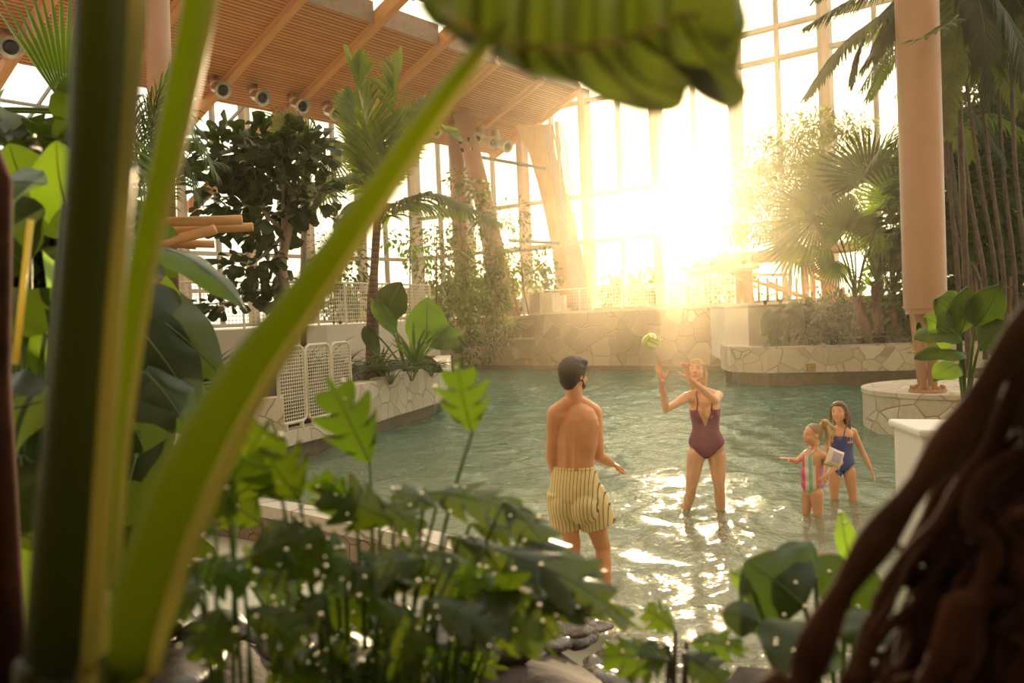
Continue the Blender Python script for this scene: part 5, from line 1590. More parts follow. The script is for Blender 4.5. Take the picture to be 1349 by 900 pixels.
clump('peace_lily', soilp(566, 15.9), 12, .45, .10, 'lf_gloss', 'small glossy plant at the far end of the palm planter', seed=6, shape='ovate', lean=.9)
clump('spider_plant', soilp(572, 16.4, .85), 14, .42, .05, 'lf_bright', 'small bright plant spilling over the end corner of the palm planter', seed=7, lean=1.2, sag=.8)
root = empty('elephant_ear', soilp(530, 16.6), 0, 'elephant ear plant with big rounded leaves behind the bright grassy clump', 'plant')
B = root.location
for (bx, by, tx, ty, w, mt, nx, sh) in ((562, 445, 563, 392, .88, 'lf_bright', 0, 'heart'), (512, 405, 528, 372, .7, 'lf_dark', 0, 'heart'), (502, 400, 520, 440, .5, 'lf_bright', .6, 'heart'), (570, 445, 606, 455, .42, 'lf_mid', .2, 'heart'), (575, 440, 612, 437, .3, 'lf_bright', .1, 'heart'), (480, 430, 500, 470, .3, 'lf_gloss', .3, 'ovate'), (545, 470, 585, 490, .3, 'lf_gloss', .3, 'ovate')):
    leaf(root, P(bx, by, 16.3), P(tx, ty, 16.1), Vector((nx, -1, .35)), w, sh, mt, root_pt=B + Vector((.05, 0, 0)), pr=.018, sag=.05, fold=.12, wave=.02)
for i, (px, D, L, mt, lab) in enumerate(((272, 13.2, .95, 'lf_dark', 'dark spiky plant left of the fig trunk behind the big stalk'), (300, 12.6, .9, 'lf_mid', 'spiky green plant below the fig branches'), (322, 13.4, .8, 'lf_dark', 'dark spiky plant right beside the fig trunk'), (405, 15.6, .95, 'lf_dark', 'dark fern-like clump above the mesh screens, on the left'), (430, 15.2, 1.0, 'lf_mid', 'green fern-like clump above the middle mesh screen'), (455, 15.4, .8, 'lf_dark', 'dark fern-like clump above the right mesh screen'))):
    clump('lily_turf', soilp(px, D), 30, L, .055, mt, lab, seed=30 + i, lean=1.0, sag=.45)
for i, (px, D, lab) in enumerate(((205, 9.6, 'leafy mid green plant spilling over the near left wall'), (235, 10.2, 'light green leafy plant on the near left wall beside the big stalk'), (180, 9.2, 'leafy dark plant at the near end of the left wall'))):
    clump('schefflera', soilp(px, D), 26, .72, .12, ('lf_mid', 'lf_bright', 'lf_dark')[i], lab, seed=40 + i, shape='ovate', lean=.9)

# climbers on the raking columns and shrubs on the ledge
def vines(name, label, ells, n, size, kind, mat, base, seed, cat='climber', droop=.5):
    return tree(name, base, None, ells, n, size, kind, mat, label, cat, None, seed=seed, droop=droop)
def stemmed(name, label, base, path, ells, n, size, kind, mat, seed, cat='climber', droop=.5, tr=.03):
    return tree(name, base, path, ells, n, size, kind, mat, label, cat, None, tr, 'bark', seed, droop, True)
g0 = P(612, 430, 32); g0.z = 1.83
stemmed('climbing_fig', 'climber wrapped round the upright column of the group of three', g0 + Vector((0, -.5, 0)), [g0 + Vector((0, -.5, 0)), P(608, 330, 31.8), P(604, 235, 32.3)], [E(604, 235, 32.2, .5, .45, .4), E(604, 270, 32, .4, .4, .6), E(606, 320, 31.9, .5, .4, .9), E(610, 380, 31.8, .6, .4, 1.0)], 700, .2, 'oval', 'lf_olive', 51)
g1 = P(668, 425, 31.5); g1.z = 1.83
stemmed('climbing_fig', 'dense climber covering the lower part of the pierced leaning column', g1 + Vector((-.3, -.4, 0)), [g1 + Vector((-.3, -.4, 0)), P(645, 330, 31.5), P(628, 250, 32)], [E(628, 250, 31.9, .55, .5, .4), E(634, 290, 31.8, .5, .5, .7), E(640, 345, 31.5, .7, .5, .9), E(645, 390, 31, .9, .5, .8), E(664, 360, 31, .8, .5, .8)], 1500, .2, 'oval', 'lf_olive', 52)
g2 = P(650, 430, 29.5); g2.z = .95
stemmed('trailing_shrub', 'brown-green shrub trailing from the ledge down the far stone wall', g2, [g2, P(650, 410, 29.3)], [E(640, 405, 29, .9, .6, .7), E(655, 425, 28.6, .8, .5, .6), E(652, 450, 28.2, .35, .3, .6), E(668, 432, 28.8, .7, .5, .5), E(622, 400, 29.5, .7, .5, .9)], 1800, .16, 'lance', 'lf_olive', 53, 'shrub', .8)
g3 = P(697, 420, 30.5); g3.z = 1.84
stemmed('weeping_tree', 'light leafy small tree between the pierced column and the timber pier', g3, [g3, P(690, 380, 30.5), P(684, 320, 30.5)], [E(672, 282, 30.5, .7, .6, .6), E(690, 300, 30.6, .6, .5, .5), E(662, 330, 30.5, .6, .5, .5), E(684, 345, 30.4, .6, .5, .5), E(655, 290, 30.4, .5, .5, .4)], 800, .2, 'lance', 'lf_olive', 54, 'tree', .5)
g4 = P(716, 400, 33); g4.z = 1.84
stemmed('potted_ficus', 'small bushy ficus in front of the timber pier', g4, [g4, P(716, 370, 33)], [E(716, 345, 33, .5, .5, .5), E(705, 362, 33, .5, .5, .5), E(728, 365, 33, .4, .4, .5), E(712, 380, 33, .5, .4, .4)], 520, .2, 'oval', 'lf_olive', 55, 'tree', .4)
for i, (px, D, yy, lab) in enumerate(((592, 27.5, 350, 'airy shrub behind the big round leaves, left of the column group'), (575, 26.5, 300, 'loose hanging branches between the palm fronds and the columns'), (618, 30, 395, 'dense small-leaved shrub at the foot of the column group'), (440, 24, 330, 'small-leaved weeping tree seen left of the coconut trunk'), (540, 25, 320, 'light feathery sapling behind the coconut trunk'))):
    b = P(px, 430, D); b.z = 1.83 if D > 26 or px < 560 else .82
    if i == 2: b.z = .92
    stemmed('ficus_shrub', lab, b, [b, P(px, (yy + 430) / 2, D), P(px, yy, D)], [E(px, yy, D, .9, .6, .8), E(px + 12, yy + 28, D, .8, .6, .7), E(px - 12, yy + 40, D, .8, .6, .8), E(px + 4, yy + 65, D, .9, .6, .6)] if i != 4 else [E(px, yy, D, .6, .5, .4), E(px - 25, yy - 5, D, .5, .4, .3), E(px + 10, yy + 20, D, .5, .4, .3)], (900, 420, 900, 800, 160)[i], .18, 'oval', ('lf_olive', 'lf_olive', 'lf_mid', 'lf_dark', 'lf_bright')[i], 60 + i, 'shrub', .45)
# a dead drooping fan by the fig tree
root = empty('fan_palm', soilp(398, 19, .82), 0, 'drooping olive fan palm between the fig and the coconut palm', 'palm')
MB().tube([root.location, P(400, 330, 18.6), P(402, 215, 18.4)], .07, 8).build('trunk', M['bark_pale'], root, smooth=True)
for i, (hx, hy, dx, dz) in enumerate(((405, 180, -.3, .2), (436, 205, .6, -.4), (420, 240, .4, -.8), (380, 165, -.8, .3))):
    fan(root, P(hx, hy, 18.3), (dx, -.2, dz), (.1, -1, .4), .75, 'lf_olive', root_pt=P(402, 215, 18.4), spread=120, nseg=26, join=.4, droop=.5, seed=70 + i)

# ---------------- right planter
def soilr(px, D): p = P(px, 450, D); p.z = .80; return p
root = empty('elephant_ear', soilr(1038, 19.95), 0, 'dark drooping taro plant at the left end of the right planter', 'plant')
B = root.location
for i, (bx, by, tx, ty, w) in enumerate(((1018, 412, 1004, 440, .42), (1030, 412, 1012, 418, .4), (1042, 405, 1062, 420, .4), (1048, 412, 1058, 440, .35), (1024, 425, 1016, 455, .4), (1036, 402, 1050, 395, .35), (1020, 448, 1005, 462, .35), (1030, 452, 1040, 470, .35))):
    leaf(root, P(bx, by, 19.7), P(tx, ty, 19.5), Vector((-.2, -.6, .8)), w, 'heart', 'lf_dark', root_pt=B, pr=.014, sag=.15, wave=.03)
for i, (px, w, lab) in enumerate(((1066, 1.0, 'dark bushy shrub right of the taro in the right planter'), (1094, .9, 'dark shrub in the middle of the right planter'), (1120, 1.0, 'dark leafy shrub just left of the red palm trunks'))):
    b = soilr(px, 20.0 + .1 * i)
    tree('planter_shrub', b, [b, b + Vector((0, 0, .6))], [(b + Vector((0, 0, .55)), (.5 * w, .4, .5)), (b + Vector((.15, 0, .95)), (.32, .3, .35)), (b + Vector((-.2, .1, .8)), (.3, .3, .4))], 420, .19, 'lance', ('lf_dark', 'lf_gloss', 'lf_dark')[i], lab, 'shrub', None, .025, 'bark', 80 + i, -.1)
for i, (px, lab, mt) in enumerate(((1108, 'low dark groundcover under the middle of the right planter', 'lf_dark'), (1150, 'grey-green leafy plant at the foot of the red palm trunks', 'lf_mid'), (1180, 'dark broad-leaved plant beside the big column in the right planter', 'lf_gloss'), (1075, 'low leafy plant along the rim of the right planter', 'lf_dark'), (1200, 'light leafy plant behind the big column', 'lf_mid'))):
    clump('groundcover_plant', soilr(px, 19.45 - .003 * (px - 1075)), 20, .55, .12, mt, lab, seed=90 + i, shape='ovate', lean=1.0)
clump('bromeliad', Vector((*xy(P(1008, 400, 21.6)), 1.86)), 16, .5, .08, 'lf_bright', 'bright yellow-green plant at the foot of the pergola posts', seed=97, shape='ovate')
clump('bromeliad', Vector((*xy(P(1028, 400, 21.8)), 1.86)), 14, .4, .08, 'lf_olive', 'smaller yellow-green plant right of the pergola posts', seed=98, shape='ovate')
def fibre_trunk(root, base, top, r0, r1, seed):
    rs = random.Random(seed); mb = MB(); base, top = Vector(base), Vector(top)
    mb.tube([base, base.lerp(top, .5), top], [r0, (r0 + r1) / 2 * 1.1, r1], 12)
    f = mb
    for k in range(70):
        t = rs.random(); a = rs.uniform(0, 6.28); p = base.lerp(top, t); r = r0 + (r1 - r0) * t
        d = Vector((cos(a), sin(a), 0)); f.tube([p + d * r * .8, p + d * (r + .04) + Vector((0, 0, .10))], [.018, .006], 5)
    f.build('trunk', M['trunk_red'], root)
fp = [('shortest red-trunked fan palm, leaning left in the right planter', (1146, 452), (1128, 392), 19.6, [(1075, 285, -.8, .25, 1.25, 'lf_olive'), (1112, 302, -.2, .6, .9, 'lf_mid'), (1050, 318, -1, -.2, 1.0, 'lf_olive'), (1100, 345, -.5, -.3, .7, 'lf_mid')]),
      ('tallest red-trunked fan palm with a broad fan against the sky', (1158, 440), (1155, 372), 20.1, [(1143, 236, .1, 1, 1.25, 'lf_dark'), (1100, 255, -.9, .5, 1.15, 'lf_olive'), (1172, 245, .8, .6, 1.1, 'lf_mid'), (1130, 285, -.3, -.6, .9, 'lf_mid'), (1085, 225, -.7, .7, .8, 'lf_olive')]),
      ('red-trunked fan palm nearest to the big column', (1180, 440), (1175, 385), 19.7, [(1180, 270, .3, .9, 1.0, 'lf_bright'), (1160, 300, -.6, -.4, .9, 'lf_mid'), (1195, 300, .7, -.3, .9, 'lf_mid'), (1182, 330, .2, -.8, .7, 'lf_dark')])]
for i, (lab, b_, t_, D, fans) in enumerate(fp):
    b = P(*b_, D); b.z = .80; t = P(*t_, D)
    root = empty('fan_palm', b, 0, lab, 'palm'); fibre_trunk(root, b, t, (.13, .14, .09)[i], (.10, .13, .08)[i], i)
    for k, (hx, hy, dx, dz, R_, mt) in enumerate(fans):
        fan(root, P(hx, hy, D - .3 + .25 * k), (dx, -.25, dz), (.1, -1, .45), R_, mt, root_pt=t, spread=130, nseg=34, join=.6, droop=.3, seed=100 + i * 9 + k, bend=(t + P(hx, hy, D)) / 2 + Vector((-.1 * dx, 0, .5)), pr=.02)
    st = MB(); rs = random.Random(i)
    for q in range(7):
        e = t + Vector((rs.uniform(-.9, .9), rs.uniform(-.4, .4), rs.uniform(1.2, 2.3))); st.tube(bez(t, t + (e - t) * .5 + Vector((0, 0, .3)), e, 6), [.022, .02, .018, .016, .014, .012, .01], 6)
    st.build('old_stalks', M['petiole_dark'], root, smooth=True)
# airy tree behind
b = P(1040, 400, 27); b.z = 1.86
tree('weeping_fig_tree', b, [b, P(1043, 320, 27), P(1050, 240, 27)], [E(1010, 210, 27, 1.0, .8, .9), E(1045, 190, 27, .9, .8, .9), E(1075, 165, 27, .8, .8, .6), E(990, 250, 27, .8, .8, .8), E(1030, 255, 27, 1.2, .8, .9), E(1080, 215, 27, 1.1, .8, 1.0), E(968, 285, 26.5, .5, .5, .9), E(1010, 300, 27, 1.2, .8, .6), E(1120, 170, 27, .9, .8, .5), E(1120, 250, 27, 1.3, .8, 1.2)], 8500, .23, 'lance', 'lf_olive', 'tall airy tree with small yellowish leaves glowing against the windows', 'tree', None, .07, 'bark_pale', 111, .5, shell=.1)
b = P(905, 400, 27.5); b.z = 1.86
# ---------------- right: tall cane palms beside the column
CN = [(1262, 430, 1245, 170, 1238, -40, 15), (1278, 430, 1258, 250, 1243, 90, 15.5), (1297, 430, 1275, 240, 1255, 60, 14.2), (1312, 425, 1290, 230, 1262, 30, 15.2), (1322, 425, 1308, 250, 1290, 110, 14.6), (1337, 425, 1322, 230, 1312, 70, 15.6), (1352, 425, 1336, 200, 1330, -30, 14), (1290, 430, 1262, 320, 1244, 200, 16.4), (1370, 420, 1352, 180, 1345, -60, 15.4), (1230, 425, 1228, 250, 1232, 60, 17)]
labs = ['leftmost tall cane palm stem right beside the big column', 'cane palm stem crossing behind its left neighbour', 'thick leaning cane palm stem right of the big column', 'cane palm stem with fronds drooping over the column', 'cane palm stem forking into thin leaf stalks near the top', 'cane palm stem left of the picture edge group', 'tall cane palm stem close to the right picture edge', 'short cane palm stem low behind the others', 'rightmost cane palm stem at the picture edge', 'cane palm stem hidden behind the big column']
M['cane'] = plain('dark cane stem', (.075, .048, .024), .6, 0, var=.4, scale=10)
fid = 0
for i, (x0, y0, x1, y1, x2, y2, D) in enumerate(CN):
    b = P(x0, y0, D); b.z = .80
    root = empty('cane_palm', b, 0, labs[i], 'palm')
    pts = smooth_path([b, P(x0, y0 - 60, D), P(x1, y1, D), P(x2, y2, D)], 5)
    MB().tube(pts, [.045 - .018 * k / len(pts) for k in range(len(pts))], 9).build('stem', M['cane'], root, smooth=True)
    rs = random.Random(200 + i); top = P(x2, y2, D)
    for k in range(6):
        a = 2 * pi * k / 6 + rs.uniform(-.4, .4); hx, hy = cos(a), sin(a) * .8; L = rs.uniform(1.2, 1.9)
        mid_ = top + Vector((hx * L * .5, hy * L * .5, .65)); end = top + Vector((hx * L * 1.05, hy * L, rs.uniform(-.5, .2)))
        frond(root, [top - Vector((0, 0, .1)), top + Vector((hx * .2, hy * .2, .4)), mid_, end], .55, ('lf_dark', 'lf_mid', 'lf_olive')[(i + k) % 3], .014, nl=26, wid=.05, droop=.9, vee=.1, seed=300 + fid, start=.15); fid += 1
# overhanging fronds at the upper right (from a palm standing behind the column)
b = P(1275, 430, 12.6); b.z = .80
root = empty('fishtail_palm', b, 0, 'palm whose dark jagged fronds hang over the windows left of the big column top', 'palm')
MB().tube(smooth_path([b, P(1268, 250, 12.6), P(1255, -60, 12.6)], 5), .045, 10).build('trunk', M['cane'], root, smooth=True)
for i, (pts, ll, dr) in enumerate((([(1255, -60), (1200, -40), (1120, 0), (1062, 35)], .5, 1.0), ([(1255, -40), (1190, 0), (1115, 55), (1060, 128)], .48, .9), ([(1255, -60), (1200, -20), (1140, 45), (1120, 110)], .45, 1.0), ([(1255, -60), (1180, -60), (1120, -30), (1075, -2)], .5, .8), ([(1255, -50), (1210, 0), (1165, 50), (1135, 90)], .45, 1.0), ([(1255, -60), (1300, -20), (1335, 40), (1360, 120)], .6, 1.0), ([(1255, -60), (1290, 0), (1300, 60), (1300, 140)], .6, 1.0), ([(1255, -40), (1262, 40), (1250, 110), (1247, 180)], .4, .6), ([(1255, -60), (1310, -50), (1340, 0), (1380, 60)], .6, 1.0), ([(1255, -60), (1275, -40), (1292, 10), (1300, 70)], .6, 1.1), ([(1255, -60), (1320, -60), (1350, -10), (1352, 60)], .7, 1.1), ([(1255, -60), (1220, -30), (1178, 20), (1150, 75)], .5, 1.1))):
    frond(root, [P(x, y, 12.6 - .25 * k * (1 if i % 2 else -.6)) for k, (x, y) in enumerate(pts)], ll, ('lf_dark', 'lf_olive', 'lf_dark')[i % 3], .016, nl=56, wid=.055, droop=dr, vee=-.1, seed=400 + i, start=.12)
frond(root, [P(1262, 20, 11.4), P(1240, 38, 11.2), P(1215, 50, 11.1), P(1196, 54, 11.05)], .32, 'lf_dark', .010, nl=7, wid=.06, droop=.2, vee=0, seed=431, start=.1)
# dense foliage behind the canes
for i, (px, py, rx, rz, n, lab, mt) in enumerate(((1285, 240, 1.9, 1.8, 3000, 'dense dark tree behind the middle of the cane palms', 'lf_dark'), (1330, 150, 1.9, 1.6, 2200, 'dark tree crown behind the cane palms, upper right', 'lf_dark'), (1275, 360, 1.8, 1.2, 1800, 'dark bush behind the feet of the cane palms', 'lf_mid'), (1345, 320, 1.6, 1.6, 1800, 'dark bush at the right picture edge behind the cane palms', 'lf_dark'), (1205, 340, 1.0, 1.3, 700, 'leafy shrub glimpsed between the fan palms and the big column', 'lf_mid'))):
    D = 18.4 + .5 * i; b = P(px, 440, D); b.z = .80 if D < 21 else 1.86
    c = P(px, py, D)
    tree('rubber_tree', b, [b, (b + c) / 2, c], [(c, (rx, .9, rz)), (c + Vector((-.6, .2, -.9)), (rx * .7, .7, rz * .7)), (c + Vector((.7, .2, .6)), (rx * .6, .7, rz * .6))], n, .30, 'oval', mt, lab, 'tree', None, .06, 'bark', 120 + i, .3, shell=.1)
# trees outside beyond the glass
for i, (px, D, h, w) in enumerate(((850, 75, 3.6, 4.5), (905, 90, 4.5, 5.5), (815, 95, 4.0, 5), (610, 80, 4.2, 4), (565, 95, 4.0, 5), (948, 70, 4.2, 4), (690, 88, 3.6, 6), (480, 70, 3.4, 4))):
    b = P(px, 400, D); b.z = 1.5
    tree('distant_tree', b, [b, b + Vector((0, 0, h * .5))], [(b + Vector((0, 0, h * .6)), (w * .6, w * .5, h * .38)), (b + Vector((w * .35, 0, h * .45)), (w * .4, w * .4, h * .3)), (b + Vector((-w * .4, 0, h * .42)), (w * .4, w * .4, h * .3))], 500, .9, 'oval', 'lf_olive', 'hazy round-crowned tree far outside beyond the window wall', 'tree', 'hazy trees outside the windows', .15, 'bark', 140 + i, .2, shell=.1)
# ================================================================ NEAR PLANTS
# giant elephant ear: three thick stalks and the drooping leaf overhead
gb = P(110, 900, .95); gb.z = .52
def gz(p, z): return Vector((p.x, p.y, z))
root = empty('giant_elephant_ear', (gb.x, gb.y, gb.z - .1), 0, 'giant elephant ear close to the camera: thick green stalks and one huge leaf hanging overhead', 'plant')
def stalk(pts, widths, name, edge_side=1, edge=True, lab=None, mt='stalk_green'):
    """pts world points, widths metres; a rounded stalk with a thin pale sheath edge on its sunward side"""
    sp = smooth_path(pts, 5); n = len(sp); ws = np.interp(np.linspace(0, len(widths) - 1, n), range(len(widths)), widths)
    o = MB().tube(sp, [w / 2 for w in ws], 20, squash=.85).build(name, M[mt], root, smooth=True)
    rib = MB()
    if edge:
        rows = []
        for i, p in enumerate(sp):
            d = (sp[min(i + 1, n - 1)] - sp[max(i - 1, 0)]).normalized()
            side = d.cross(Vector((0, -1, 0))).normalized(); side = side if side.x * edge_side > 0 else -side
            w = ws[i] / 2; f = Vector((0, -1, 0))
            rows.append([p + side * w * .80 + f * w * .42, p + side * (w * 1.0) + f * w * .30, p + side * (w * 1.14) + f * w * .12, p + side * (w * 1.17) - f * w * .02, p + side * (w * .9) - f * w * .25])
        rib.grid(rows); rib.build('sheath_edge', M['edge'], o, smooth=True)
    if lab: o['label'] = lab
    return o
def W_(px, Y): return px * Y / FPX
Y1 = .92
s1 = [gz(P(66, 1150, Y1), .45), P(72, 1000, Y1), P(78, 860, Y1), P(90, 700, Y1), P(102, 550, Y1), P(114, 400, Y1), P(130, 200, Y1), P(143, -40, Y1 + .02), P(150, -220, Y1 + .08)]
stalk(s1, [W_(118, Y1), W_(108, Y1), W_(98, Y1), W_(94, Y1), W_(88, Y1), W_(84, Y1), W_(84, Y1), W_(92, Y1), W_(84, Y1)], 'stalk', lab='thickest dark stalk', mt='stalk')
Y2 = 1.0
s2 = [gz(P(112, 900, Y2), .45), P(116, 900, Y2), P(134, 740, Y2), P(150, 570, Y2), P(184, 360, Y2), P(222, 190, Y2), P(262, 0, Y2), P(290, -160, Y2 + .05)]
stalk(s2, [W_(56, Y2), W_(52, Y2), W_(46, Y2), W_(40, Y2), W_(36, Y2), W_(40, Y2), W_(44, Y2), W_(38, Y2)], 'stalk')
Y3 = .88
s3 = [gz(P(150, 1150, Y3), .45), P(158, 1000, Y3), P(172, 880, Y3), P(192, 770, Y3), P(226, 670, Y3), P(278, 566, Y3), P(334, 476, Y3), P(402, 385, Y3), P(480, 275, Y3), P(560, 160, Y3 - .03), P(618, 84, Y3 - .08), P(666, 24, Y3 - .12)]
stalk(s3, [W_(62, Y3), W_(62, Y3), W_(66, Y3), W_(86, Y3), W_(92, Y3), W_(80, Y3), W_(66, Y3), W_(54, Y3), W_(42, Y3), W_(34, Y3), W_(26, Y3), W_(10, Y3)], 'stalk', lab='stalk leaning up to the right')
# the drooping leaf: from above the frame over a fold and down as a ruffled curtain
bot = [(546, -12), (556, 14), (575, 32), (600, 45), (640, 64), (668, 84), (700, 98), (735, 105), (768, 116), (800, 132), (835, 146), (868, 150), (897, 142), (908, 116), (926, 88), (944, 104), (962, 146), (986, 122), (974, 98), (978, 60), (985, 30), (978, 0)]
nb = len(bot); rows = []
for i, (bx, by) in enumerate(bot):
    t = i / (nb - 1); fx = 560 + 405 * t; fy = 20 + 46 * sin(pi * min(1, t * 1.15)) if t < .8 else 20 + 46 * sin(pi * min(1, t * 1.15)) * .8
    fy = min(fy, by - 6) if by > 10 else by - 12
    if i >= nb - 3: fx = bx - 8; fy = by - 20
    col = []
    top = P(600 + 330 * t, -170, .98); fold_ = P(fx, fy, .80 + .02 * sin(i * 1.9)); bt = P(bx, by, .84 + .03 * sin(i * 1.7))
    for k in range(7): q = k / 6; col.append(top.lerp(fold_, q) + Vector((0, -.03, .02)) * sin(pi * q))
    for k in range(1, 8): q = k / 7; col.append(fold_.lerp(bt, q) + Vector((0, .035, 0)) * sin(pi * q) * (1 + .4 * sin(i * 2.1)))
    rows.append(col)
fine = []
for i in range(nb - 1):
    for q in range(5):
        t = q / 5; a = rows[i]; b = rows[i + 1]; p0 = rows[max(i - 1, 0)]; p3 = rows[min(i + 2, nb - 1)]
        fine.append([.5 * ((2 * a[k]) + (b[k] - p0[k]) * t + (2 * p0[k] - 5 * a[k] + 4 * b[k] - p3[k]) * t * t + (3 * a[k] - p0[k] - 3 * b[k] + p3[k]) * t ** 3) for k in range(len(a))])
fine.append(rows[-1])
M['bigleaf'] = leaf_mat('huge arum leaf', (.022, .040, .010), (.045, .065, .016), (.16, .20, .010), .45, .26, 2.2)
lf = MB().grid(fine).build('leaf_blade', M['bigleaf'], root, smooth=True); lf['label'] = 'huge drooping leaf blade'
MB().tube([c[6] + Vector((0, -.004, 0)) for c in fine[6:-14]], .0035, 8).build('vein', M['edge'], lf, smooth=True)
for i in range(8, len(fine) - 12, 8):
    MB().tube([p + Vector((0, -.003, 0)) for p in fine[i][6:]], [.0028 - .0003 * k for k in range(8)], 6).build('vein', M['lf_olive'], lf, smooth=True)

def near_leaf_plant(name, base, label, leaves, pr=.006, shape='lobed', pmat='petiole_dark'):
    root = empty(name, base, 0, label, 'plant')
    for i, L in enumerate(leaves):
        (bx, by, tx, ty, Yb, Yt, w, mt) = L[:8]; nrm = Vector(L[8]) if len(L) > 8 else Vector((.1, -.55, .8))
        sh = L[9] if len(L) > 9 else shape
        b = P(bx, by, Yb); t = P(tx, ty, Yt)
        rp_ = Vector(base) + Vector((random.Random(i).uniform(-.05, .05), random.Random(i + 50).uniform(-.04, .04), 0))
        rp_ += Vector(((b.x - rp_.x) * .25, 0, 0)); bend = rp_.lerp(b, .55) + Vector(((rp_.x - b.x) * .25, 0, .10))
        leaf(root, b, t, nrm, w, sh, mt, root_pt=rp_, pr=pr, pmat=pmat, seed=i, sag=.12, fold=.22, wave=.03, bend=bend)
    return root
# lobed-leaf philodendron in the middle foreground
BX = gz(P(470, 900, 1.9), .45)
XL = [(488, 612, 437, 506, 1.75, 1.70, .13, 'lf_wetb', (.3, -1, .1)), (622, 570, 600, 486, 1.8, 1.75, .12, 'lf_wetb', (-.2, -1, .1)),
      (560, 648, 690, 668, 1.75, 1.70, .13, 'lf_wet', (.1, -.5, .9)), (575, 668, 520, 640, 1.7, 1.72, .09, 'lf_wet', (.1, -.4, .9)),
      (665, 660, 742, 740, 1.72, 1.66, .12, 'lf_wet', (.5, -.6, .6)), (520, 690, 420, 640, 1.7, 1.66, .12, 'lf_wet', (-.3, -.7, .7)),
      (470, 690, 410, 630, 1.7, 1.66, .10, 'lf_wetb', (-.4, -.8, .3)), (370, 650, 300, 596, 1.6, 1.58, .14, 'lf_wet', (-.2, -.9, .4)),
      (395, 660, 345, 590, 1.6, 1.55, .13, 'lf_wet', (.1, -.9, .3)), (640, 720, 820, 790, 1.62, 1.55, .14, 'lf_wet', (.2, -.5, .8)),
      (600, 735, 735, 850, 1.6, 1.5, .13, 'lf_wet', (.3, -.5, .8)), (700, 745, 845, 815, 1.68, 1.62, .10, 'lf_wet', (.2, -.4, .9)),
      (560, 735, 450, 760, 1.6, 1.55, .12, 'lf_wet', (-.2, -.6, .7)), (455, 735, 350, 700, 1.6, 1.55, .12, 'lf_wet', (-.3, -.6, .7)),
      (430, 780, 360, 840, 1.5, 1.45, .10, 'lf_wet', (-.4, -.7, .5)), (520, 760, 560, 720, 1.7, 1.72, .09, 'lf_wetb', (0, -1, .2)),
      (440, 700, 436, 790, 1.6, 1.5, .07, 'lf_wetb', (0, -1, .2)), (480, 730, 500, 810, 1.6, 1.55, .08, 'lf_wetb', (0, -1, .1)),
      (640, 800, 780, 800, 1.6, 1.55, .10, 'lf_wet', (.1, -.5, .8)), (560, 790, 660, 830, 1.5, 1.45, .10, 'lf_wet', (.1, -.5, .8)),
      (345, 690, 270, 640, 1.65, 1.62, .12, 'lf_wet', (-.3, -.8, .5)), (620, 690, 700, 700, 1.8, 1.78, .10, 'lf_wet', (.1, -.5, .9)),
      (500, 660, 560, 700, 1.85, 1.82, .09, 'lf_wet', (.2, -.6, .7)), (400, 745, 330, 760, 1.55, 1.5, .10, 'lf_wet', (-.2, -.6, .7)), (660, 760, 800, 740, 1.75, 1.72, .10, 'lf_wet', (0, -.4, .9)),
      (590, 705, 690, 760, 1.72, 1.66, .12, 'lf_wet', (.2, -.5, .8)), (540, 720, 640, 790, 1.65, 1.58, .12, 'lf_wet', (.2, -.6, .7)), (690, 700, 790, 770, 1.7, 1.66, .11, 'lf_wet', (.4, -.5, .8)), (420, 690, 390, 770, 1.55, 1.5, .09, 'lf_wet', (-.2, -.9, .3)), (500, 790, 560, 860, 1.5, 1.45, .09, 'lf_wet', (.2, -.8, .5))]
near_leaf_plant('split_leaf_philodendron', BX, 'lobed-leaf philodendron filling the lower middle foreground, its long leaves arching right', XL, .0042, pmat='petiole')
rsx = random.Random(77)
XF = []
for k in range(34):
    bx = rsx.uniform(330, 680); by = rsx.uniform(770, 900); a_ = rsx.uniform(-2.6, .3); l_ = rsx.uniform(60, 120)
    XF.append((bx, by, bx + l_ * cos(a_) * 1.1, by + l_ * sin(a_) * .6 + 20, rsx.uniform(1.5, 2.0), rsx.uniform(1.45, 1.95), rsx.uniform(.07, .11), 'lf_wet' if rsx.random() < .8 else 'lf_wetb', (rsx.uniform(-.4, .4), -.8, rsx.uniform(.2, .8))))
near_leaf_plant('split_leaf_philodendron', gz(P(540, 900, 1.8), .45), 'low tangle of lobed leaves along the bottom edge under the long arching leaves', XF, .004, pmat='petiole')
XL2 = [(300, 640, 350, 560, 1.5, 1.48, .11, 'lf_wet', (.2, -1, .2)), (285, 700, 210, 670, 1.4, 1.36, .11, 'lf_wet', (-.3, -.7, .6)), (320, 740, 400, 700, 1.5, 1.5, .10, 'lf_wet', (.2, -.7, .6)),
       (270, 775, 190, 800, 1.35, 1.3, .10, 'lf_wet', (-.3, -.8, .4)), (290, 800, 265, 880, 1.3, 1.26, .10, 'lf_wet', (-.1, -1, .1)), (330, 800, 400, 850, 1.4, 1.36, .09, 'lf_wet', (.2, -.8, .5)), (255, 740, 330, 770, 1.4, 1.38, .08, 'lf_wetb', (.1, -.8, .5)), (310, 690, 250, 610, 1.5, 1.5, .11, 'lf_wet', (-.2, -.9, .3))]
near_leaf_plant('split_leaf_philodendron', gz(P(300, 900, 1.6), .45), 'smaller dark lobed-leaf plant right of the thick stalks', XL2, .004, pmat='petiole')
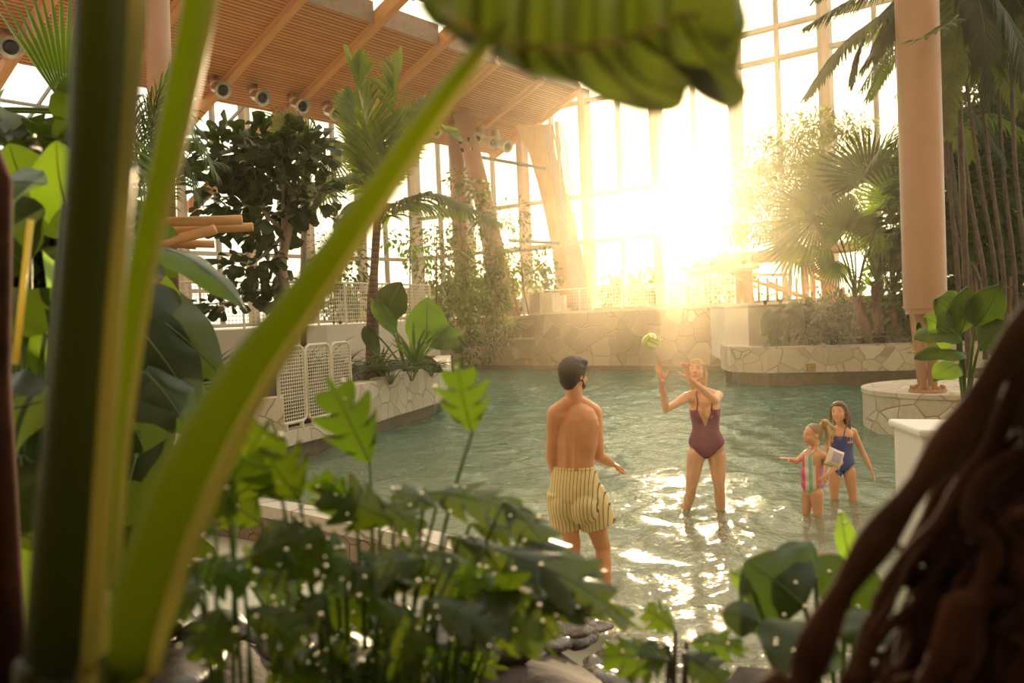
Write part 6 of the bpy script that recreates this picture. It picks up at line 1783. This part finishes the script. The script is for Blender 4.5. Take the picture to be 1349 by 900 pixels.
# right foreground: dark leaves
XR = [(1060, 800, 985, 735, 1.75, 1.8, .24, 'lf_gloss', (-.2, -.6, .8), 'ovate'), (1075, 760, 1010, 725, 1.85, 1.9, .18, 'lf_gloss', (.1, -.7, .7), 'ovate'), (1090, 800, 1150, 740, 1.9, 1.92, .2, 'lf_gloss', (.1, -.6, .7), 'ovate'), (1070, 820, 1030, 880, 1.6, 1.5, .16, 'lf_dark', (-.3, -.7, .5), 'ovate'),
      (1000, 820, 950, 800, 1.7, 1.72, .09, 'lf_dark', (-.1, -.5, .8), 'ovate'), (990, 770, 962, 752, 1.8, 1.8, .06, 'lf_bright', (-.1, -.5, .8), 'ovate'), (1130, 800, 1180, 850, 1.7, 1.6, .2, 'lf_dark', (.3, -.6, .6), 'ovate'), (1120, 740, 1105, 670, 1.9, 1.95, .05, 'lf_bright', (-.5, -.6, .3), 'ovate')]
near_leaf_plant('arrowhead_plant', gz(P(1090, 900, 2.0), .5), 'dark glossy-leaved plant at the foot of the hanging roots', XR, .006, pmat='petiole')
XB = [(880, 850, 815, 880, 1.7, 1.66, .11, 'lf_dark', (-.2, -.6, .7)), (890, 830, 850, 800, 1.75, 1.75, .08, 'lf_mid', (-.2, -.6, .7)), (900, 860, 960, 900, 1.65, 1.6, .10, 'lf_dark', (.2, -.6, .7)), (905, 845, 985, 850, 1.7, 1.68, .08, 'lf_mid', (.1, -.5, .8)), (880, 870, 790, 860, 1.6, 1.6, .09, 'lf_mid', (-.1, -.6, .7))]
near_leaf_plant('low_philodendron', gz(P(890, 900, 1.9), .45), 'low lobed-leaf plant at the bottom edge right of centre', XB, .005)
# broad pleated leaves beside the column
root = empty('licuala_palm', gz(P(1272, 560, 5.85), .97), 0, 'plant with broad pleated green leaves in front of the column foot', 'plant')
B = root.location
for i, (bx, by, tx, ty, w, mt, nx) in enumerate(((1262, 425, 1240, 394, .30, 'lf_mid', (-.2, -.9, .5)), (1262, 440, 1208, 438, .22, 'lf_mid', (-.1, -.5, .9)), (1270, 465, 1208, 462, .20, 'lf_mid', (0, -.4, .9)), (1265, 440, 1280, 380, .26, 'lf_mid', (.2, -1, .2)), (1285, 430, 1320, 378, .28, 'lf_mid', (.3, -1, .3)), (1262, 480, 1232, 495, .16, 'lf_bright', (0, -.6, .8)), (1290, 455, 1340, 430, .26, 'lf_dark', (.2, -.8, .5)), (1262, 445, 1225, 418, .24, 'lf_bright', (-.3, -.9, .4)))):
    leaf(root, P(bx, by, 5.75), P(tx, ty, 5.62), Vector(nx), w * 1.15, 'ovate', mt, root_pt=B, pr=.010, sag=.15, fold=.2, wave=.03, seed=i, m=36, n=18, pleat=.10)

# hanging roots at the lower right
root = empty('aerial_roots', gz(P(1330, 900, 1.1), .45), 0, 'dark brown mass of aerial roots filling the lower right corner', 'roots')
rs = random.Random(33)
def rootstrand(a, b, r, wob, n=8):
    a, b = Vector(a), Vector(b); pts = [a.lerp(b, k / n) + Vector((rs.uniform(-wob, wob), rs.uniform(-wob, wob) * .6, rs.uniform(-wob, wob))) * (1 if 0 < k < n else .2) for k in range(n + 1)]
    sp = smooth_path(pts, 3); return MB().tube(sp, [r * rs.uniform(.8, 1.2) for _ in sp], 9).build('root_strand', M['root'], root, smooth=True)
mainp = smooth_path([P(2050, -700, 1.15), P(1750, -150, 1.1), P(1440, 300, 1.05), P(1368, 410, 1.05), P(1284, 530, 1.04), P(1228, 615, 1.02), P(1160, 705, 1.0), P(1098, 800, .98), P(1052, 905, .96), P(1000, 1000, .94), gz(P(960, 1080, .93), .6)], 4)
MB().tube(mainp, [.018 + .004 * sin(i * 1.1) for i in range(len(mainp))], 12).build('thick_root', M['root'], root, smooth=True)
for path, r in (([(1440, 420), (1392, 520), (1340, 640), (1268, 770), (1200, 905)], .030), ([(1460, 480), (1410, 620), (1350, 740), (1300, 905)], .062), ([(1500, 500), (1430, 700), (1385, 905)], .085), ([(1430, 560), (1330, 720), (1240, 905)], .045)):
    pts_ = [P(path[0][0] + 420, path[0][1] - 1150, 1.3), P(path[0][0] + 190, path[0][1] - 450, 1.25)] + [P(x, y, 1.22 - .03 * k) for k, (x, y) in enumerate(path)]; pts_.append(gz(pts_[-1] + Vector((-.01, 0, 0)), .6))
    mp_ = smooth_path(pts_, 4); MB().tube(mp_, [r * (1 + .16 * sin(i * .9 + r * 90)) for i in range(len(mp_))], 14).build('thick_root', M['root'], root, smooth=True)
for i in range(24):
    x0 = 1360 + rs.uniform(-10, 90); y0 = rs.uniform(400, 580); x1 = x0 - rs.uniform(60, 290); y1 = 905
    rootstrand(P(x0 + 260, y0 - 500, rs.uniform(1.1, 1.3)), P(x0, y0, 1.15), rs.uniform(.004, .010), .03)
    rootstrand(P(x0, y0, rs.uniform(1.0, 1.3)), P(x1, y1, rs.uniform(.95, 1.2)), rs.uniform(.004, .013), .025)
for i in range(10):
    x0 = rs.uniform(1200, 1330); y0 = rs.uniform(600, 800); rootstrand(P(x0, y0, 1.1), P(x0 + rs.uniform(-90, 60), y0 + rs.uniform(40, 140), 1.1), rs.uniform(.003, .008), .03, 5)

# ---------------- left foreground greenery
root = empty('fan_palm', gz(P(-60, 200, 5.0), .6), 0, 'fan palm with a large upright fan at the upper left', 'palm')
rp_ = P(-60, 148, 5.0)
MB().tube([root.location, rp_], .07, 10).build('trunk', M['ringed'], root, smooth=True)
fan(root, P(88, 146, 5.0), (.02, -.05, 1), (.05, -1, .1), .78, 'lf_mid', root_pt=rp_, spread=33, nseg=15, join=.55, droop=.05, seed=501, pr=.012, bend=P(20, 140, 5))
fan(root, P(92, 150, 5.0), (-.1, -.1, -1), (.1, -1, .1), .60, 'lf_dark', root_pt=rp_, spread=75, nseg=26, join=.4, droop=.2, seed=502, pr=.012, bend=P(20, 144, 5))
root = empty('monstera', gz(P(20, 600, 2.3), .5), 0, 'large-leaved plant crowding the left picture edge behind the thick stalks', 'plant')
B = root.location
for i, (bx, by, tx, ty, w, mt, nr_, Y) in enumerate(((-30, 250, 52, 232, .24, 'lf_mid', (-.1, -.6, .8), 2.2), (85, 270, 70, 186, .19, 'lf_mid', (.1, -1, .1), 2.4), (75, 345, 92, 430, .2, 'lf_bright', (-.5, -.8, .2), 2.5), (40, 300, 85, 240, .2, 'lf_dark', (.2, -1, .3), 2.6), (-20, 300, 30, 350, .3, 'lf_dark', (0, -1, .3), 2.3), (60, 440, 110, 500, .2, 'lf_mid', (.1, -1, .3), 2.5), (10, 470, 70, 400, .26, 'lf_mid', (-.1, -1, .2), 2.8), (-30, 560, 60, 520, .34, 'lf_dark', (0, -.8, .6), 2.3), (30, 600, 110, 660, .3, 'lf_dark', (.1, -1, .3), 2.4), (-30, 660, 50, 720, .34, 'lf_dark', (-.1, -1, .3), 2.2), (60, 700, -10, 780, .3, 'lf_dark', (-.1, -1, .3), 2.3), (-30, 780, 40, 860, .3, 'lf_mid', (0, -1, .3), 2.0), (100, 620, 60, 560, .24, 'lf_dark', (.1, -1, .2), 2.6), (70, 520, 20, 460, .26, 'lf_dark', (.1, -1, .2), 2.7), (20, 380, -20, 450, .3, 'lf_dark', (.1, -1, .2), 2.5), (90, 760, 150, 820, .28, 'lf_dark', (.1, -1, .3), 2.4), (30, 240, 10, 190, .2, 'lf_mid', (.1, -1, .2), 2.8), (-20, 500, 80, 570, .3, 'lf_dark', (.1, -1, .2), 2.9), (10, 800, 90, 900, .3, 'lf_dark', (.1, -1, .2), 2.6))):
    leaf(root, P(bx, by, Y), P(tx, ty, Y - .05), Vector(nr_), w, 'heart' if i % 3 else 'ovate', mt, root_pt=B, pr=.009, sag=.12, fold=.2, wave=.03, seed=i)
tree('dense_shrub', gz(P(20, 600, 3.6), .5), [gz(P(20, 600, 3.6), .5), P(30, 400, 3.6), P(35, 300, 3.6)], [E(20, 300, 3.6, .35, .3, .3), E(60, 240, 3.6, .3, .3, .25), E(90, 320, 3.6, .3, .3, .3), E(60, 380, 3.6, .3, .3, .35), E(0, 440, 3.6, .35, .3, .35), E(70, 500, 3.6, .28, .3, .35), E(20, 580, 3.6, .4, .3, .3), E(100, 600, 3.5, .3, .3, .3), E(40, 700, 3.3, .45, .3, .35), E(120, 740, 3.3, .35, .3, .3)], 900, .20, 'wide', 'lf_dark', 'dense dark shrub behind the large-leaved plant at the left picture edge', 'shrub', None, .02, 'bark', 700, .3, shell=.1)
root = empty('leaning_trunk', gz(P(-10, 600, 1.9), .4), 0, 'blurred reddish-brown trunk at the left picture edge', 'trunk')
MB().tube([root.location, P(-12, 500, 1.9), P(-6, 240, 1.9), P(-34, 160, 1.95)], [.04, .04, .034, .03], 12).build('bark', M['root'], root, smooth=True)
MB().tube([P(20, 480, 1.85), P(40, 290, 1.9)], .007, 8).build('young_shoot', M['edge'], root, smooth=True)
# big leaves between the stalks and the fig
root = empty('elephant_ear', gz(P(170, 560, 3.4), .3), 0, 'large dark glossy elephant ear leaves just right of the thick stalks', 'plant')
B = root.location
for i, (bx, by, tx, ty, w, mt, nr_, Y, sh) in enumerate(((200, 322, 332, 386, .17, 'lf_gloss', (.1, -.35, .95), 3.2, 'ovate'), (175, 400, 292, 480, .36, 'lf_dark', (.1, -.7, .7), 3.3, 'heart'), (190, 395, 205, 470, .30, 'lf_mid', (-.3, -1, .3), 3.4, 'heart'), (185, 435, 258, 530, .30, 'lf_dark', (.0, -.6, .7), 3.2, 'heart'), (190, 490, 252, 560, .26, 'lf_gloss', (.1, -.5, .8), 3.1, 'heart'), (165, 530, 200, 620, .3, 'lf_dark', (.1, -.8, .5), 3.0, 'heart'), (180, 600, 160, 690, .26, 'lf_dark', (.1, -.8, .5), 2.9, 'heart'), (180, 560, 140, 640, .3, 'lf_dark', (.1, -.8, .5), 3.1, 'heart'))):
    leaf(root, P(bx, by, Y), P(tx, ty, Y - .1), Vector(nr_), w, sh, mt, root_pt=B, pr=.014, sag=.18, fold=.3, wave=.035, seed=i)

# water drops on the near leaves
M['drop'] = Mat('water drop'); M['drop'] = M['drop'].done(M['drop'].bsdf((1, .88, .62), .18, 1))
rs = random.Random(91); V_, F_ = [], []
ico = bmesh.new(); bmesh.ops.create_icosphere(ico, subdivisions=1, radius=1); iv = [v.co.copy() for v in ico.verts]; ifc = [tuple(v.index for v in f.verts) for f in ico.faces]; ico.free()
bpy.context.view_layer.update()
cand = [o for o in bpy.data.objects if o.name.startswith('leaf') and o.parent and o.parent.name.startswith(('split_leaf', 'low_philo', 'arrowhead'))]
for o in cand:
    vs = o.data.vertices; mw = worldmat(o)
    for k in range(rs.choice((2, 3, 4, 5))):
        v = vs[rs.randrange(len(vs))]; p = mw @ v.co; r = rs.uniform(.0028, .0060); b = len(V_)
        for q in iv: V_.append(tuple(p + Vector((0, -.001, .001)) + q * r))
        F_ += [tuple(i + b for i in f) for f in ifc]
wd = np_mesh('water_drops', V_, F_, M['drop'], None, True)
tag(wd, 'sparkling water drops on the near lobed leaves', 'water drops', kind='stuff')
# ================================================================ HUMID HAZE IN THE HALL
hz = Mat('humid air')
vs_ = hz.n('ShaderNodeVolumeScatter'); vs_.inputs['Density'].default_value = .0014; vs_.inputs["Anisotropy"].default_value = .90
vs_.inputs['Color'].default_value = (1, .88, .66, 1)
hz.l(vs_.outputs[0], hz.out.inputs['Volume'])
hp = [xy(UV(-14, -8)), xy(UV(UF - .35, -8)), xy(UV(UF - .35, VCOR - .35)), xy(UV(-14, VCOR - .35))]
haze = MB().prism(hp, -.45, 14.0).build('humid_haze', hz.m)
tag(haze, 'warm golden haze hanging in the air of the whole hall', 'haze', kind='stuff')
